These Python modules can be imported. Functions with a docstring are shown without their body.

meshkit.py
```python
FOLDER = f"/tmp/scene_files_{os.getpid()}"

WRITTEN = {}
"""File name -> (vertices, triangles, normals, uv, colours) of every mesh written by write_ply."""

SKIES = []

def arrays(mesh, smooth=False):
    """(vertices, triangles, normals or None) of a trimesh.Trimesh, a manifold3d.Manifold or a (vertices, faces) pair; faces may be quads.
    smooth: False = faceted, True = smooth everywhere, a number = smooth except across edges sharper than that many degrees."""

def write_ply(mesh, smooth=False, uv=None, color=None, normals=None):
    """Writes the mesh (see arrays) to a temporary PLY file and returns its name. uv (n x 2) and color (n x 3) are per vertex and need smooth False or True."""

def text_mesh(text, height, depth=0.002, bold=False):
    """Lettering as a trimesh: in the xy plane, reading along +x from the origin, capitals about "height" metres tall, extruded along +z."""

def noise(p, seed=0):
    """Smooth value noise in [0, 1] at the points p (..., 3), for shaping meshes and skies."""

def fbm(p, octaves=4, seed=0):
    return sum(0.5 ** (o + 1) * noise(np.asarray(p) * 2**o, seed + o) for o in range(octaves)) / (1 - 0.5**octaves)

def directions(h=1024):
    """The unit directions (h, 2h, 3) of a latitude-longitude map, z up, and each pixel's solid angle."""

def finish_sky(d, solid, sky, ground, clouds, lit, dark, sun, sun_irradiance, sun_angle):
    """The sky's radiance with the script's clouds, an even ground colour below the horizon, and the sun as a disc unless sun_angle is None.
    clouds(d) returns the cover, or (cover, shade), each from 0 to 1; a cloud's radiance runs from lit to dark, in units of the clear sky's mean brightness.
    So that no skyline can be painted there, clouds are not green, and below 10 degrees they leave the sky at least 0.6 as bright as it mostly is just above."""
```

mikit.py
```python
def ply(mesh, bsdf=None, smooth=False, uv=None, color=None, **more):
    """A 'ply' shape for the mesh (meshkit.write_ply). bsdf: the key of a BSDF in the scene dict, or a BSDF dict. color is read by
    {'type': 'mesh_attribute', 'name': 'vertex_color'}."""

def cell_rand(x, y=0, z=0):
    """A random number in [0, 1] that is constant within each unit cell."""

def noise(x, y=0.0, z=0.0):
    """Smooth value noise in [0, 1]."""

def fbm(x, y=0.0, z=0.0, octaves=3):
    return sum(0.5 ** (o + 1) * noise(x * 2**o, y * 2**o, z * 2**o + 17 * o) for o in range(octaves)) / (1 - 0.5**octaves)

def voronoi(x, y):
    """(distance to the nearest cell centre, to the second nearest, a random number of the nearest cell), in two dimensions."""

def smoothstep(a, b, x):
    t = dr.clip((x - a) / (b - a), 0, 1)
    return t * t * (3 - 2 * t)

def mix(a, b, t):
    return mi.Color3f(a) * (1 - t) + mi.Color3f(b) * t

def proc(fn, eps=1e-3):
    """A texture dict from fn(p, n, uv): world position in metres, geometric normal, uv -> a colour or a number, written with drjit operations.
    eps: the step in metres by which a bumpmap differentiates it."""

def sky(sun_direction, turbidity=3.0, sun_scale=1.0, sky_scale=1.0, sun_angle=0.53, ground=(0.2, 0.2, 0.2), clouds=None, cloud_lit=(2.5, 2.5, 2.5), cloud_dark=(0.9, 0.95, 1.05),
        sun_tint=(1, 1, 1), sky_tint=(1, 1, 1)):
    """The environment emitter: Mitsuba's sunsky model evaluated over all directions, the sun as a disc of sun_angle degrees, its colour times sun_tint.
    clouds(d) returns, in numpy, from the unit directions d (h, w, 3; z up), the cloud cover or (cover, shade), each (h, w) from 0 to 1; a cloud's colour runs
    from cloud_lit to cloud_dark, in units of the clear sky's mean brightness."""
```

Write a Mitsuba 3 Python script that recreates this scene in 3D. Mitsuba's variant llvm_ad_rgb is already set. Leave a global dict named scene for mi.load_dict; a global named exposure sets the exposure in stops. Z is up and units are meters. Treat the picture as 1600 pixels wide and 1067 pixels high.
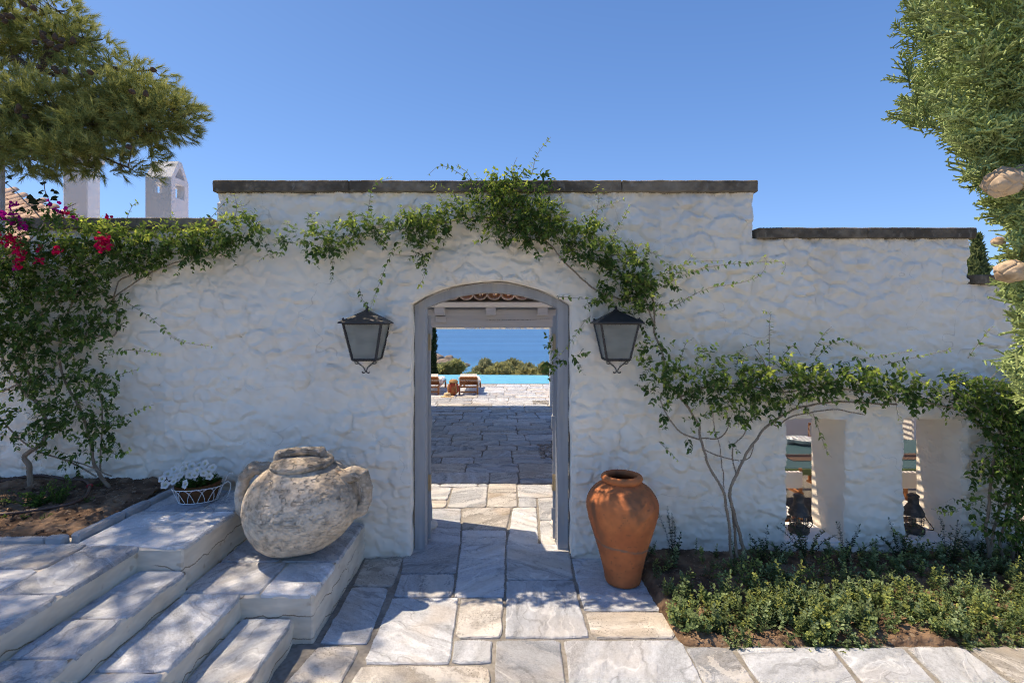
import math, random
import numpy as np, trimesh, mitsuba as mi, drjit as dr
import mikit, meshkit, shapely
import manifold3d as m3
import mapbox_earcut as earcut
from scipy.spatial import Delaunay, cKDTree
from shapely.geometry import Polygon
from mikit import proc, noise, fbm, voronoi, cell_rand, smoothstep, mix

T = mi.ScalarTransform4f
scene, labels = {}, {}
rng = np.random.default_rng(7)
random.seed(7)

# ------------------------------------------------------------------ camera, sky, exposure
EYE, F, CX, CY = 2.0, 800.0, 785.0, 510.0        # eye height; focal length and vanishing point in photo pixels (1600 x 1067)
scene['camera'] = {'type': 'perspective', 'fov': 90.0, 'fov_axis': 'x', 'near_clip': 0.05, 'far_clip': 60000.0,
                   'principal_point_offset_x': -(CX - 800) / 1600 * 1, 'principal_point_offset_y': (CY - 533.5) / 1067 * -1,
                   'to_world': T().look_at(origin=[0, 0, EYE], target=[0, 1, EYE], up=[0, 0, 1])}
SUN = (-0.52, 0.17, 1.0)
scene['sky'] = mikit.sky(SUN, turbidity=2.6, ground=(0.25, 0.23, 0.2), sun_scale=1.12, sun_tint=(1.035, 1.0, 0.945), sky_scale=1.10, sky_tint=(0.83, 0.97, 1.19))
exposure = 1.9

def P(px, py, Y):
    """The point at distance Y from the camera plane that a photo pixel shows."""
    return np.array([(px - CX) / F * Y, Y, EYE - (py - CY) / F * Y])

def G(px, py, z=0.0):
    """The point of the level z that a photo pixel shows, as (x, y)."""
    Y = (EYE - z) * F / (py - CY)
    return ((px - CX) / F * Y, Y)

# ------------------------------------------------------------------ helpers
taken = {}
def numbered(key):
    n = taken.get(key, -1) + 1
    taken[key] = n
    return key if n == 0 else f'{key}_{n:03d}'

def put(key, mesh, bsdf, smooth=False, label=None, category=None, group=None, kind=None, **more):
    """One entry of the scene; returns its key."""
    k = numbered(key)
    scene[k] = mikit.ply(mesh, bsdf, smooth, **more)
    tag(k, label, category, group, kind)
    return k

def tag(k, label=None, category=None, group=None, kind=None):
    d = {a: b for a, b in (('label', label), ('category', category), ('group', group), ('kind', kind)) if b}
    if d:
        labels[k] = d

def thing(key, label, category, group=None):
    k = numbered(key)
    tag(k, label, category, group)
    return k

def cat(parts):
    vs, fs, at = [], [], 0
    for p in parts:
        v, f = (p.vertices, p.faces) if hasattr(p, 'faces') else (p[0], p[1])
        v, f = np.asarray(v, float), np.asarray(f, int)
        if f.shape[1] == 4:
            f = np.vstack([f[:, [0, 1, 2]], f[:, [0, 2, 3]]])
        vs.append(v); fs.append(f + at); at += len(v)
    return np.vstack(vs), np.vstack(fs)

def tube(points, radii, sides=6, caps=True):
    p = np.asarray(points, float)
    r = np.broadcast_to(np.asarray(radii, float), (len(p),))
    t = np.gradient(p, axis=0)
    t /= np.linalg.norm(t, axis=1, keepdims=True) + 1e-12
    ref = np.array([0.31, 0.17, 0.93]) if abs(t[:, 2]).mean() < 0.8 else np.array([0.9, 0.37, 0.21])
    a = np.cross(t, ref); a /= np.linalg.norm(a, axis=1, keepdims=True) + 1e-12
    b = np.cross(t, a)
    ang = np.arange(sides) * 2 * np.pi / sides
    v = (p[:, None] + r[:, None, None] * (np.cos(ang)[None, :, None] * a[:, None] + np.sin(ang)[None, :, None] * b[:, None])).reshape(-1, 3)
    i, j = np.meshgrid(np.arange(len(p) - 1), np.arange(sides), indexing='ij')
    q = np.stack([i * sides + j, i * sides + (j + 1) % sides, (i + 1) * sides + (j + 1) % sides, (i + 1) * sides + j], -1).reshape(-1, 4)
    f = np.vstack([q[:, [0, 2, 1]], q[:, [0, 3, 2]]])
    if caps:
        n = len(v)
        v = np.vstack([v, p[:1], p[-1:]])
        j = np.arange(sides)
        e = (len(p) - 1) * sides
        f = np.vstack([f, np.stack([j, (j + 1) % sides, j * 0 + n], 1), np.stack([e + (j + 1) % sides, e + j, j * 0 + n + 1], 1)])
    return v, f

def spline(points, per=6):
    p = np.asarray(points, float)
    q = np.vstack([2 * p[0] - p[1], p, 2 * p[-1] - p[-2]])
    t = np.linspace(0, 1, per, endpoint=False)[:, None]
    out = []
    for i in range(len(p) - 1):
        a, b, c, d = q[i:i + 4]
        out.append(0.5 * (2 * b + (c - a) * t + (2 * a - 5 * b + 4 * c - d) * t**2 + (3 * b - a - 3 * c + d) * t**3))
    return np.vstack(out + [p[-1:]])

def box(x0, x1, y0, y1, z0, z1, bevel=0.0):
    if bevel <= 0:
        m = trimesh.creation.box((x1 - x0, y1 - y0, z1 - z0))
        m.apply_translation(((x0 + x1) / 2, (y0 + y1) / 2, (z0 + z1) / 2))
        return np.array(m.vertices), np.array(m.faces)
    b = bevel
    pts = []
    for x, sx in ((x0, 1), (x1, -1)):
        for y, sy in ((y0, 1), (y1, -1)):
            for z, sz in ((z0, 1), (z1, -1)):
                pts += [(x, y + sy * b, z + sz * b), (x + sx * b, y, z + sz * b), (x + sx * b, y + sy * b, z)]
    h = m3.Manifold.hull_points(np.array(pts)).to_mesh()
    return np.array(h.vert_properties[:, :3], float), np.array(h.tri_verts, int)

def rough_box(x0, x1, y0, y1, z0, z1, edge=0.04, amp=0.006, freq=9.0, seed=0, bevel=0.008):
    v, f = box(x0, x1, y0, y1, z0, z1, bevel)
    v, f = trimesh.remesh.subdivide_to_size(v, f, edge, max_iter=12)
    m = trimesh.Trimesh(v, f, process=True); m.merge_vertices()
    v, f = np.array(m.vertices), np.array(m.faces)
    off = np.stack([meshkit.fbm(v * freq + 31 * k, 3, seed + k) - 0.5 for k in range(3)], 1)
    return v + off * 2 * amp, f

def lathe(profile, sections=48, close=True):
    """profile: (r, z) from the bottom up along the outside, and back down along the inside if hollow."""
    pr = np.asarray(profile, float)
    ang = np.arange(sections) * 2 * np.pi / sections
    v = np.stack([pr[:, None, 0] * np.cos(ang), pr[:, None, 0] * np.sin(ang), np.repeat(pr[:, 1:2], sections, 1)], -1).reshape(-1, 3)
    i, j = np.meshgrid(np.arange(len(pr) - 1), np.arange(sections), indexing='ij')
    f = np.stack([i * sections + j, i * sections + (j + 1) % sections, (i + 1) * sections + (j + 1) % sections, (i + 1) * sections + j], -1).reshape(-1, 4)
    return v, np.vstack([f[:, [0, 1, 2]], f[:, [0, 2, 3]]])

def move(mesh, loc=(0, 0, 0), rz=0.0, rx=0.0, ry=0.0, s=1.0):
    v, f = (mesh.vertices, mesh.faces) if hasattr(mesh, 'faces') else mesh
    M = trimesh.transformations.euler_matrix(rx, ry, rz)[:3, :3]
    return np.asarray(v) * s @ M.T + np.asarray(loc), np.asarray(f)

def grid(x0, x1, y0, y1, nx, ny, zfn):
    X, Y = np.meshgrid(np.linspace(x0, x1, nx), np.linspace(y0, y1, ny), indexing='ij')
    v = np.stack([X, Y, zfn(X, Y)], -1).reshape(-1, 3)
    i, j = np.meshgrid(np.arange(nx - 1), np.arange(ny - 1), indexing='ij')
    f = np.stack([i * ny + j, (i + 1) * ny + j, (i + 1) * ny + j + 1, i * ny + j + 1], -1).reshape(-1, 4)
    return v, np.vstack([f[:, [0, 1, 2]], f[:, [0, 2, 3]]])

def prism(poly, y0, y1):
    """A shapely polygon drawn in (x, z), extruded along y."""
    m = trimesh.creation.extrude_polygon(poly, y1 - y0, engine='earcut')
    v = np.array(m.vertices)
    return np.stack([v[:, 0], y1 - v[:, 2], v[:, 1]], 1), np.array(m.faces)

def unit(v):
    return v / (np.linalg.norm(v, axis=-1, keepdims=True) + 1e-12)

def fb(x, y=0.0, z=0.0, seed=0, octaves=3):
    x, y, z = np.broadcast_arrays(np.asarray(x, float), y, z)
    return meshkit.fbm(np.stack([x, y, z], -1), octaves, seed)

# leaves: every leaf a small folded blade of six triangles
def leaves(base, along, normal, length, width, color, shape='ovate'):
    base, along, normal = np.asarray(base, float), unit(np.asarray(along, float)), np.asarray(normal, float)
    side = unit(np.cross(along, normal)); up = np.cross(side, along)
    n = len(base)
    L, W = np.broadcast_to(length, (n,))[:, None], np.broadcast_to(width, (n,))[:, None]
    a = (0.30, 0.68) if shape == 'ovate' else (0.45, 0.80)
    w = (0.48, 0.34) if shape == 'ovate' else (0.40, 0.46)
    pts = [base, base + along * L * a[0] + side * W * w[0] + up * W * 0.16, base + along * L * a[1] + side * W * w[1] + up * W * 0.05,
           base + along * L - up * L * 0.13, base + along * L * a[1] - side * W * w[1] + up * W * 0.05, base + along * L * a[0] - side * W * w[0] + up * W * 0.16,
           base + along * L * 0.5 - up * W * 0.02]
    v = np.stack(pts, 1).reshape(-1, 3)
    fan = np.array([[6, 0, 1], [6, 1, 2], [6, 2, 3], [6, 3, 4], [6, 4, 5], [6, 5, 0]])
    f = (fan[None] + (np.arange(n) * 7)[:, None, None]).reshape(-1, 3)
    return v, f, np.repeat(np.asarray(color, float), 7, 0)

def catc(parts):
    vs, fs, cs, at = [], [], [], 0
    for v, f, c in parts:
        vs.append(v); fs.append(np.asarray(f) + at); cs.append(c); at += len(v)
    return np.vstack(vs), np.vstack(fs), np.vstack(cs)

# ------------------------------------------------------------------ materials
def rgb(*c):
    return {'type': 'rgb', 'value': list(c)}

def two(b):
    return {'type': 'twosided', 'bsdf': b}

def pr(color, rough=0.6, spec=0.5, **kw):
    return {'type': 'principled', 'base_color': color, 'roughness': rough, 'specular': spec, **kw}

def bump(fn, scale, b, eps=2e-3):
    return {'type': 'bumpmap', 'arbitrary': proc(fn, eps), 'scale': scale, 'bsdf': b}

def plaster_color(p, n, uv):
    a = fbm(p.x * 1.3, p.y * 1.3, p.z * 1.3)
    b = fbm(p.x * 9 + 5, p.y * 9, p.z * 9)
    c = mix((0.87, 0.81, 0.69), (0.80, 0.75, 0.65), smoothstep(0.35, 0.7, a))
    c = c * (0.94 + 0.1 * b)
    low = 0.62 + 0.10 * fbm(p.x * 2.2, 3.0, 0.0)
    dirt = smoothstep(0.14, 0.0, p.z - low + 0.18 * fbm(p.x * 5, p.z * 7, 1.0)) * smoothstep(-1.8, -2.2, p.x)      # earth splashed on the foot of the wall behind the bed
    top = dr.select(dr.abs(p.x + 0.15) < 2.33, 3.16, dr.select(p.x > 4.05, 2.37, dr.select(p.x > 0, 2.765, dr.select(p.x > -4.12, 2.845, 2.52))))
    run = smoothstep(0.50, 0.72, fbm(p.x * 9, 2.0, p.z * 0.7)) * smoothstep(0.75, 0.0, top - p.z)      # rain streaks under the coping
    c = mix(c, (0.44, 0.385, 0.30), 0.18 * run)
    w = noise(p.x * 2.3 + 0.6 * noise(p.x * 9, p.z * 9), p.z * 2.3 + 0.5 * noise(p.x * 8, p.z * 11, 3.0), 5.0)
    hair = smoothstep(0.006, 0.0, dr.abs(w - 0.5)) * smoothstep(0.5, 0.65, noise(p.x * 1.4, p.z * 1.4, 8.0))
    c = mix(c, (0.42, 0.37, 0.30), 0.45 * hair)
    c = mix(c, (0.60, 0.52, 0.40), 0.16 * smoothstep(0.58, 0.72, fbm(p.x * 6, p.y * 6, p.z * 11 + 3, octaves=4)))
    return mix(c, (0.42, 0.30, 0.17), 0.8 * dirt)
def plaster_bump(p, n, uv):
    return 0.6 * fbm(p.x * 28, p.y * 28, p.z * 28) + 0.4 * fbm(p.x * 70, p.y * 40, p.z * 90, octaves=2)
scene['plaster'] = two(bump(plaster_bump, 0.006, pr(proc(plaster_color), 0.85, 0.2)))
scene['smooth_plaster'] = two(pr(rgb(0.78, 0.77, 0.745), 0.8, 0.2))
scene['chimney_plaster'] = two(bump(plaster_bump, 0.004, pr(rgb(0.75, 0.77, 0.79), 0.8, 0.2)))

def riser_color(p, n, uv):
    a = fbm(p.x * 3, p.y * 3, p.z * 3)
    c = mix((0.66, 0.595, 0.485), (0.50, 0.44, 0.345), smoothstep(0.4, 0.75, a)) * (0.85 + 0.3 * fbm(p.x * 12, p.y * 12, p.z * 30))
    w = p.z + 0.10 * fbm(p.x * 5, p.y * 3.5, 0.0) + 0.03 * noise(p.x * 21, p.y * 19)
    crack = smoothstep(0.006, 0.001, dr.abs(w - 0.075 - 0.145 * dr.floor(w / 0.145))) * smoothstep(0.25, 0.45, noise(p.x * 2.5, p.y * 2.1, 4.0))
    spots = smoothstep(0.70, 0.84, fbm(p.x * 17, p.y * 17, p.z * 17 + 3))
    c = mix(c, (0.40, 0.30, 0.18), 0.55 * spots)
    return mix(c, (0.22, 0.15, 0.09), 0.9 * crack)
scene['riser_plaster'] = two(bump(plaster_bump, 0.006, pr(proc(riser_color), 0.85, 0.2)))

def pave_parts(uv):
    i, k = dr.floor(uv.x / 20), dr.floor(uv.y / 20)
    u, v = uv.x - 20 * i - 10, uv.y - 20 * k - 10
    s = i * 3.7 + k * 11.3
    w = fbm(u * 1.6 + s, v * 1.6, s)
    streak = fbm(u * 1.3 + s, v * 13 + 5 * w, s, octaves=4)
    patch = fbm(u * 5 + 9 * w, v * 7 + s, 3.0)
    return i, k, u, v, s, streak, patch
def pave_color(p, n, uv):
    i, k, u, v, s, streak, patch = pave_parts(uv)
    r1, r2 = cell_rand(i, k, 1), cell_rand(i, k, 2)
    grey = mix((0.33, 0.355, 0.39), (0.42, 0.445, 0.48), r2)
    light = mix((0.395, 0.42, 0.45), (0.495, 0.51, 0.525), r2)
    beige = mix((0.46, 0.43, 0.38), (0.41, 0.395, 0.365), r2)
    c = dr.select(k < 0.5, grey, dr.select(k < 1.5, light, beige))
    c = c * (0.70 + 0.42 * r1) * (0.16 + 1.06 * streak + 0.34 * fbm(u * 34 + s, v * 60, 2.0) + 0.34 * noise(u * 130, v * 210, s))
    vn = fbm(u * 1.1 + s, v * 5.5 + 1.2 * patch, s, octaves=3)
    c = c * (1 - 0.30 * smoothstep(0.022, 0.0, dr.abs(vn - 0.47))) + mi.Color3f(0.13, 0.13, 0.125) * smoothstep(0.016, 0.0, dr.abs(vn - 0.56))
    chip = smoothstep(0.54, 0.58, patch + 0.34 * (fbm(u * 60, v * 75 + s, 1.0, octaves=2) - 0.5)) * dr.select(r2 > 0.45, 1.0, 0.35)
    c = mix(c, c * 0.5 + mi.Color3f(0.32, 0.315, 0.30), 0.8 * chip)
    rust = smoothstep(0.56, 0.75, fbm(u * 2.2 + s, v * 3, 8.0)) * dr.select(k > 0.5, 0.55, 0.25)
    c = mix(c, (0.46, 0.35, 0.22), 0.5 * rust)
    d1, d2, q = voronoi(u * 55 + s, v * 55)
    pit = smoothstep(0.34, 0.10, d1) * smoothstep(0.56, 0.74, noise(u * 6 + s, v * 6)) * smoothstep(0.35, 1.0, q)
    return mix(c, (0.10, 0.085, 0.065), 0.8 * pit * dr.select(k > 1.5, 1.0, 0.15))
def pave_bump(p, n, uv):
    i, k, u, v, s, streak, patch = pave_parts(uv)
    return 0.6 * streak + 0.6 * smoothstep(0.54, 0.60, patch + 0.34 * (fbm(u * 60, v * 75 + s, 1.0, octaves=2) - 0.5)) + 0.5 * fbm(u * 45, v * 60 + s, 0.0)
scene['paving_stone'] = two(bump(pave_bump, 0.006, pr(proc(pave_color), 0.55, 0.35)))

def coping_bump_early(p, n, uv):
    return fbm(p.x * 30, p.y * 30, p.z * 30, octaves=4)
def mortar_color(p, n, uv):
    return mix((0.29, 0.275, 0.25), (0.17, 0.16, 0.145), fbm(p.x * 6, p.y * 6, p.z * 6)) * (0.8 + 0.4 * noise(p.x * 60, p.y * 60))
scene['kerb_grey'] = two(bump(coping_bump_early, 0.012, pr(proc(lambda p, n, uv: mix((0.24, 0.25, 0.26), (0.42, 0.425, 0.43), fbm(p.x * 14, p.y * 14, p.z * 14, octaves=4))), 0.9, 0.1)))
scene['mortar'] = two(pr(proc(mortar_color), 0.9, 0.1))

def coping_color(p, n, uv):
    a = fbm(p.x * 2.3, p.y * 5, p.z * 5)
    b = fbm(p.x * 16, p.y * 16, p.z * 16, octaves=4)
    c = mix((0.10, 0.082, 0.06), (0.27, 0.22, 0.16), smoothstep(0.35, 0.75, 0.5 * a + 0.5 * b))
    lich = smoothstep(0.60, 0.80, fbm(p.x * 30, p.y * 30 + 4, p.z * 14, octaves=4))
    return mix(c, (0.36, 0.32, 0.26), 0.45 * lich)
def coping_bump(p, n, uv):
    return fbm(p.x * 30, p.y * 30, p.z * 30, octaves=4)
scene['coping_stone'] = two(bump(coping_bump, 0.012, pr(proc(coping_color), 0.9, 0.1)))

def soil_color(p, n, uv):
    a = fbm(p.x * 7, p.y * 7, p.z * 7, octaves=4)
    c = mix((0.085, 0.056, 0.038), (0.23, 0.155, 0.10), smoothstep(0.35, 0.7, a))
    g = smoothstep(0.72, 0.8, noise(p.x * 70, p.y * 70, p.z * 70))
    return mix(c, (0.30, 0.23, 0.16), 0.6 * g)
scene['soil'] = two(bump(lambda p, n, uv: fbm(p.x * 40, p.y * 40, p.z * 40, octaves=4), 0.02, pr(proc(soil_color), 0.95, 0.1)))

def terracotta_color(p, n, uv):
    a = fbm(p.x * 5, p.y * 5, p.z * 5, octaves=4)
    b = fbm(p.x * 26, p.y * 26, p.z * 26)
    c = mix((0.47, 0.165, 0.060), (0.35, 0.115, 0.045), smoothstep(0.35, 0.7, a))
    dark = smoothstep(0.50, 0.74, fbm(p.x * 9 + 3, p.y * 9, p.z * 3, octaves=4)) * smoothstep(0.15, 0.6, p.z)
    c = mix(c, (0.15, 0.085, 0.05), 0.75 * dark)
    w = p.z - 0.30 + 0.16 * (p.x - 0.94) - 0.03 * fbm(p.x * 9, p.y * 9, 0.0)
    band = smoothstep(0.014, 0.004, dr.abs(w)) * smoothstep(0.25, 0.5, fbm(p.x * 20, p.y * 10, p.z * 20))
    c = mix(c, (0.16, 0.135, 0.11), 0.8 * band)
    c = c * (0.86 + 0.28 * b)
    return mix(c, (0.10, 0.06, 0.04), 0.45 * smoothstep(0.80, 0.9, noise(p.x * 70, p.y * 70, p.z * 50)))
scene['terracotta'] = two(bump(lambda p, n, uv: fbm(p.x * 22, p.y * 22, p.z * 35, octaves=4), 0.008, pr(proc(terracotta_color), 0.75, 0.25)))

def jar_color(p, n, uv):
    a = fbm(p.x * 4, p.y * 4, p.z * 4, octaves=4)
    b = fbm(p.x * 19, p.y * 19, p.z * 24, octaves=4)
    c = mix((0.63, 0.535, 0.41), (0.49, 0.41, 0.305), smoothstep(0.35, 0.7, a))
    c = c * (0.40 + 0.75 * b + 0.45 * fbm(p.x * 70, p.y * 70, p.z * 70))
    c = mix(c, (0.13, 0.11, 0.085), 0.6 * smoothstep(0.46, 0.86, fbm(p.x * 26, p.y * 26, p.z * 9, octaves=4)))
    soot = smoothstep(0.55, 1.05, p.z + 0.35 * (fbm(p.x * 5, p.y * 5, p.z * 2) - 0.5)) * smoothstep(0.42, 0.6, fbm(p.x * 8, p.y * 8, p.z * 3 + 9))
    c = mix(c, (0.10, 0.09, 0.08), 0.6 * soot)
    c = mix(c, (0.55, 0.51, 0.44), 0.45 * smoothstep(0.60, 0.72, fbm(p.x * 46, p.y * 46, p.z * 46 + 5)))
    return mix(c, (0.30, 0.17, 0.08), 0.35 * smoothstep(0.8, 0.9, noise(p.x * 14, p.y * 14, p.z * 14 + 2)))
def jar_bump(p, n, uv):
    return 0.6 * fbm(p.x * 30, p.y * 30, p.z * 30, octaves=4) - 0.9 * smoothstep(0.62, 0.74, noise(p.x * 42, p.y * 42, p.z * 42))
scene['jar_stone'] = two(bump(jar_bump, 0.022, pr(proc(jar_color), 0.9, 0.15)))

def grain(p, s):
    g = fbm(p.x * 30 * s, p.y * 30 * s, p.z * 1.6, octaves=4)
    return g
def greywood_color(p, n, uv):
    g = grain(p, 1.0)
    c = mix((0.265, 0.275, 0.29), (0.41, 0.42, 0.43), g)
    return mix(c, (0.42, 0.39, 0.34), 0.5 * smoothstep(0.66, 0.76, fbm(p.x * 15, p.y * 15, p.z * 3)))
scene['grey_wood'] = two(bump(lambda p, n, uv: grain(p, 1.4), 0.004, pr(proc(greywood_color), 0.6, 0.3)))
def beam_color(p, n, uv):
    g = fbm(p.x * 1.1, p.y * 20, p.z * 24, octaves=4)
    c = mix((0.385, 0.385, 0.38), (0.54, 0.54, 0.53), g)
    cr = smoothstep(0.006, 0.0, dr.abs(p.z - 2.11 + 0.05 * fbm(p.x * 1.3, 0.0, 2.0) - 0.02 * p.x)) * smoothstep(0.45, 0.6, noise(p.x * 1.7, 5.0))
    return mix(c, (0.05, 0.045, 0.04), 0.9 * cr)
scene['old_beam'] = two(pr(proc(beam_color), 0.8, 0.2))
scene['white_wood'] = two(pr(rgb(0.74, 0.74, 0.72), 0.6, 0.3))
def teak_color(p, n, uv):
    return mix((0.27, 0.10, 0.035), (0.42, 0.19, 0.075), fbm(p.x * 6, p.y * 6, p.z * 30))
scene['teak'] = two(pr(proc(teak_color), 0.45, 0.4))
def tile_color(p, n, uv):
    a = fbm(p.x * 3, p.y * 3, p.z * 3, octaves=4)
    return mix((0.66, 0.48, 0.34), (0.46, 0.32, 0.22), a) * (0.75 + 0.5 * cell_rand(dr.floor(p.x * 5), dr.floor(p.y * 3)))
scene['roof_tile'] = two(pr(proc(tile_color), 0.85, 0.15))
scene['iron'] = two(bump(lambda p, n, uv: fbm(p.x * 90, p.y * 90, p.z * 90), 0.002, pr(rgb(0.028, 0.028, 0.03), 0.45, 0.5)))
def oldiron_color(p, n, uv):
    return mix((0.055, 0.048, 0.042), (0.13, 0.10, 0.075), smoothstep(0.4, 0.7, fbm(p.x * 30, p.y * 30, p.z * 30)))
scene['old_iron'] = two(pr(proc(oldiron_color), 0.55, 0.5))
scene['brass'] = two(pr(rgb(0.45, 0.36, 0.22), 0.4, 0.5, metallic=0.7))
scene['frosted_glass'] = {'type': 'principledthin', 'base_color': proc(lambda p, n, uv: mix((0.42, 0.46, 0.43), (0.70, 0.72, 0.68), fbm(p.x * 7, p.y * 7, p.z * 16, octaves=4))), 'roughness': 0.16, 'spec_trans': 0.45, 'diff_trans': 0.9, 'eta': 1.5}
scene['clear_glass'] = {'type': 'thindielectric'}
scene['bulb'] = two(pr(rgb(0.8, 0.78, 0.7), 0.3, 0.5))
scene['white_metal'] = two(pr(rgb(0.8, 0.8, 0.79), 0.4, 0.5))
scene['coir'] = two(bump(lambda p, n, uv: fbm(p.x * 120, p.y * 120, p.z * 120), 0.006, pr(rgb(0.11, 0.055, 0.025), 0.95, 0.1)))
scene['hose_rubber'] = two(pr(rgb(0.085, 0.05, 0.038), 0.5, 0.4))
scene['canvas'] = two(pr(rgb(0.78, 0.76, 0.71), 0.9, 0.1))
scene['bag_cloth'] = two(pr(proc(lambda p, n, uv: mix((0.42, 0.095, 0.06), (0.36, 0.17, 0.08), smoothstep(0.45, 0.6, noise(p.x * 11, p.y * 11, p.z * 5)))), 0.85, 0.15))
scene['bag_strap'] = two(pr(rgb(0.36, 0.22, 0.10), 0.8, 0.2))
scene['straw'] = two(pr(rgb(0.60, 0.45, 0.27), 0.9, 0.1))
scene['table_paint'] = two(pr(rgb(0.06, 0.125, 0.145), 0.5, 0.4))
scene['green_paint'] = two(pr(rgb(0.16, 0.22, 0.10), 0.6, 0.3))
scene['ceramic'] = two(pr(rgb(0.62, 0.66, 0.68), 0.25, 0.5))
scene['placemat'] = two(pr(rgb(0.13, 0.09, 0.07), 0.8, 0.2))
def bark_color(p, n, uv):
    return mix((0.20, 0.15, 0.105), (0.34, 0.28, 0.21), fbm(p.x * 40, p.y * 40, p.z * 12)) 
scene['bark'] = two(pr(proc(bark_color), 0.9, 0.1))
scene['dark_bark'] = two(pr(rgb(0.085, 0.065, 0.05), 0.9, 0.1))
VC = {'type': 'mesh_attribute', 'name': 'vertex_color'}
scene['leaf'] = {'type': 'principledthin', 'base_color': VC, 'roughness': 0.24, 'diff_trans': 0.85, 'spec_trans': 0.0, 'eta': 1.45}
scene['needle'] = {'type': 'principledthin', 'base_color': VC, 'roughness': 0.5, 'diff_trans': 0.5, 'spec_trans': 0.0, 'eta': 1.4}
scene['petal'] = {'type': 'principledthin', 'base_color': VC, 'roughness': 0.7, 'diff_trans': 0.9, 'spec_trans': 0.0, 'eta': 1.3}
scene['scale_leaf'] = two(pr(VC, 0.6, 0.3))
scene['cone_scale'] = two(bump(lambda p, n, uv: fbm(p.x * 180, p.y * 180, p.z * 180), 0.0015, pr(proc(lambda p, n, uv: mix((0.50, 0.38, 0.25), (0.32, 0.22, 0.13), smoothstep(0.45, 0.7, fbm(p.x * 70, p.y * 70, p.z * 70)))), 0.7, 0.3)))

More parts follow.
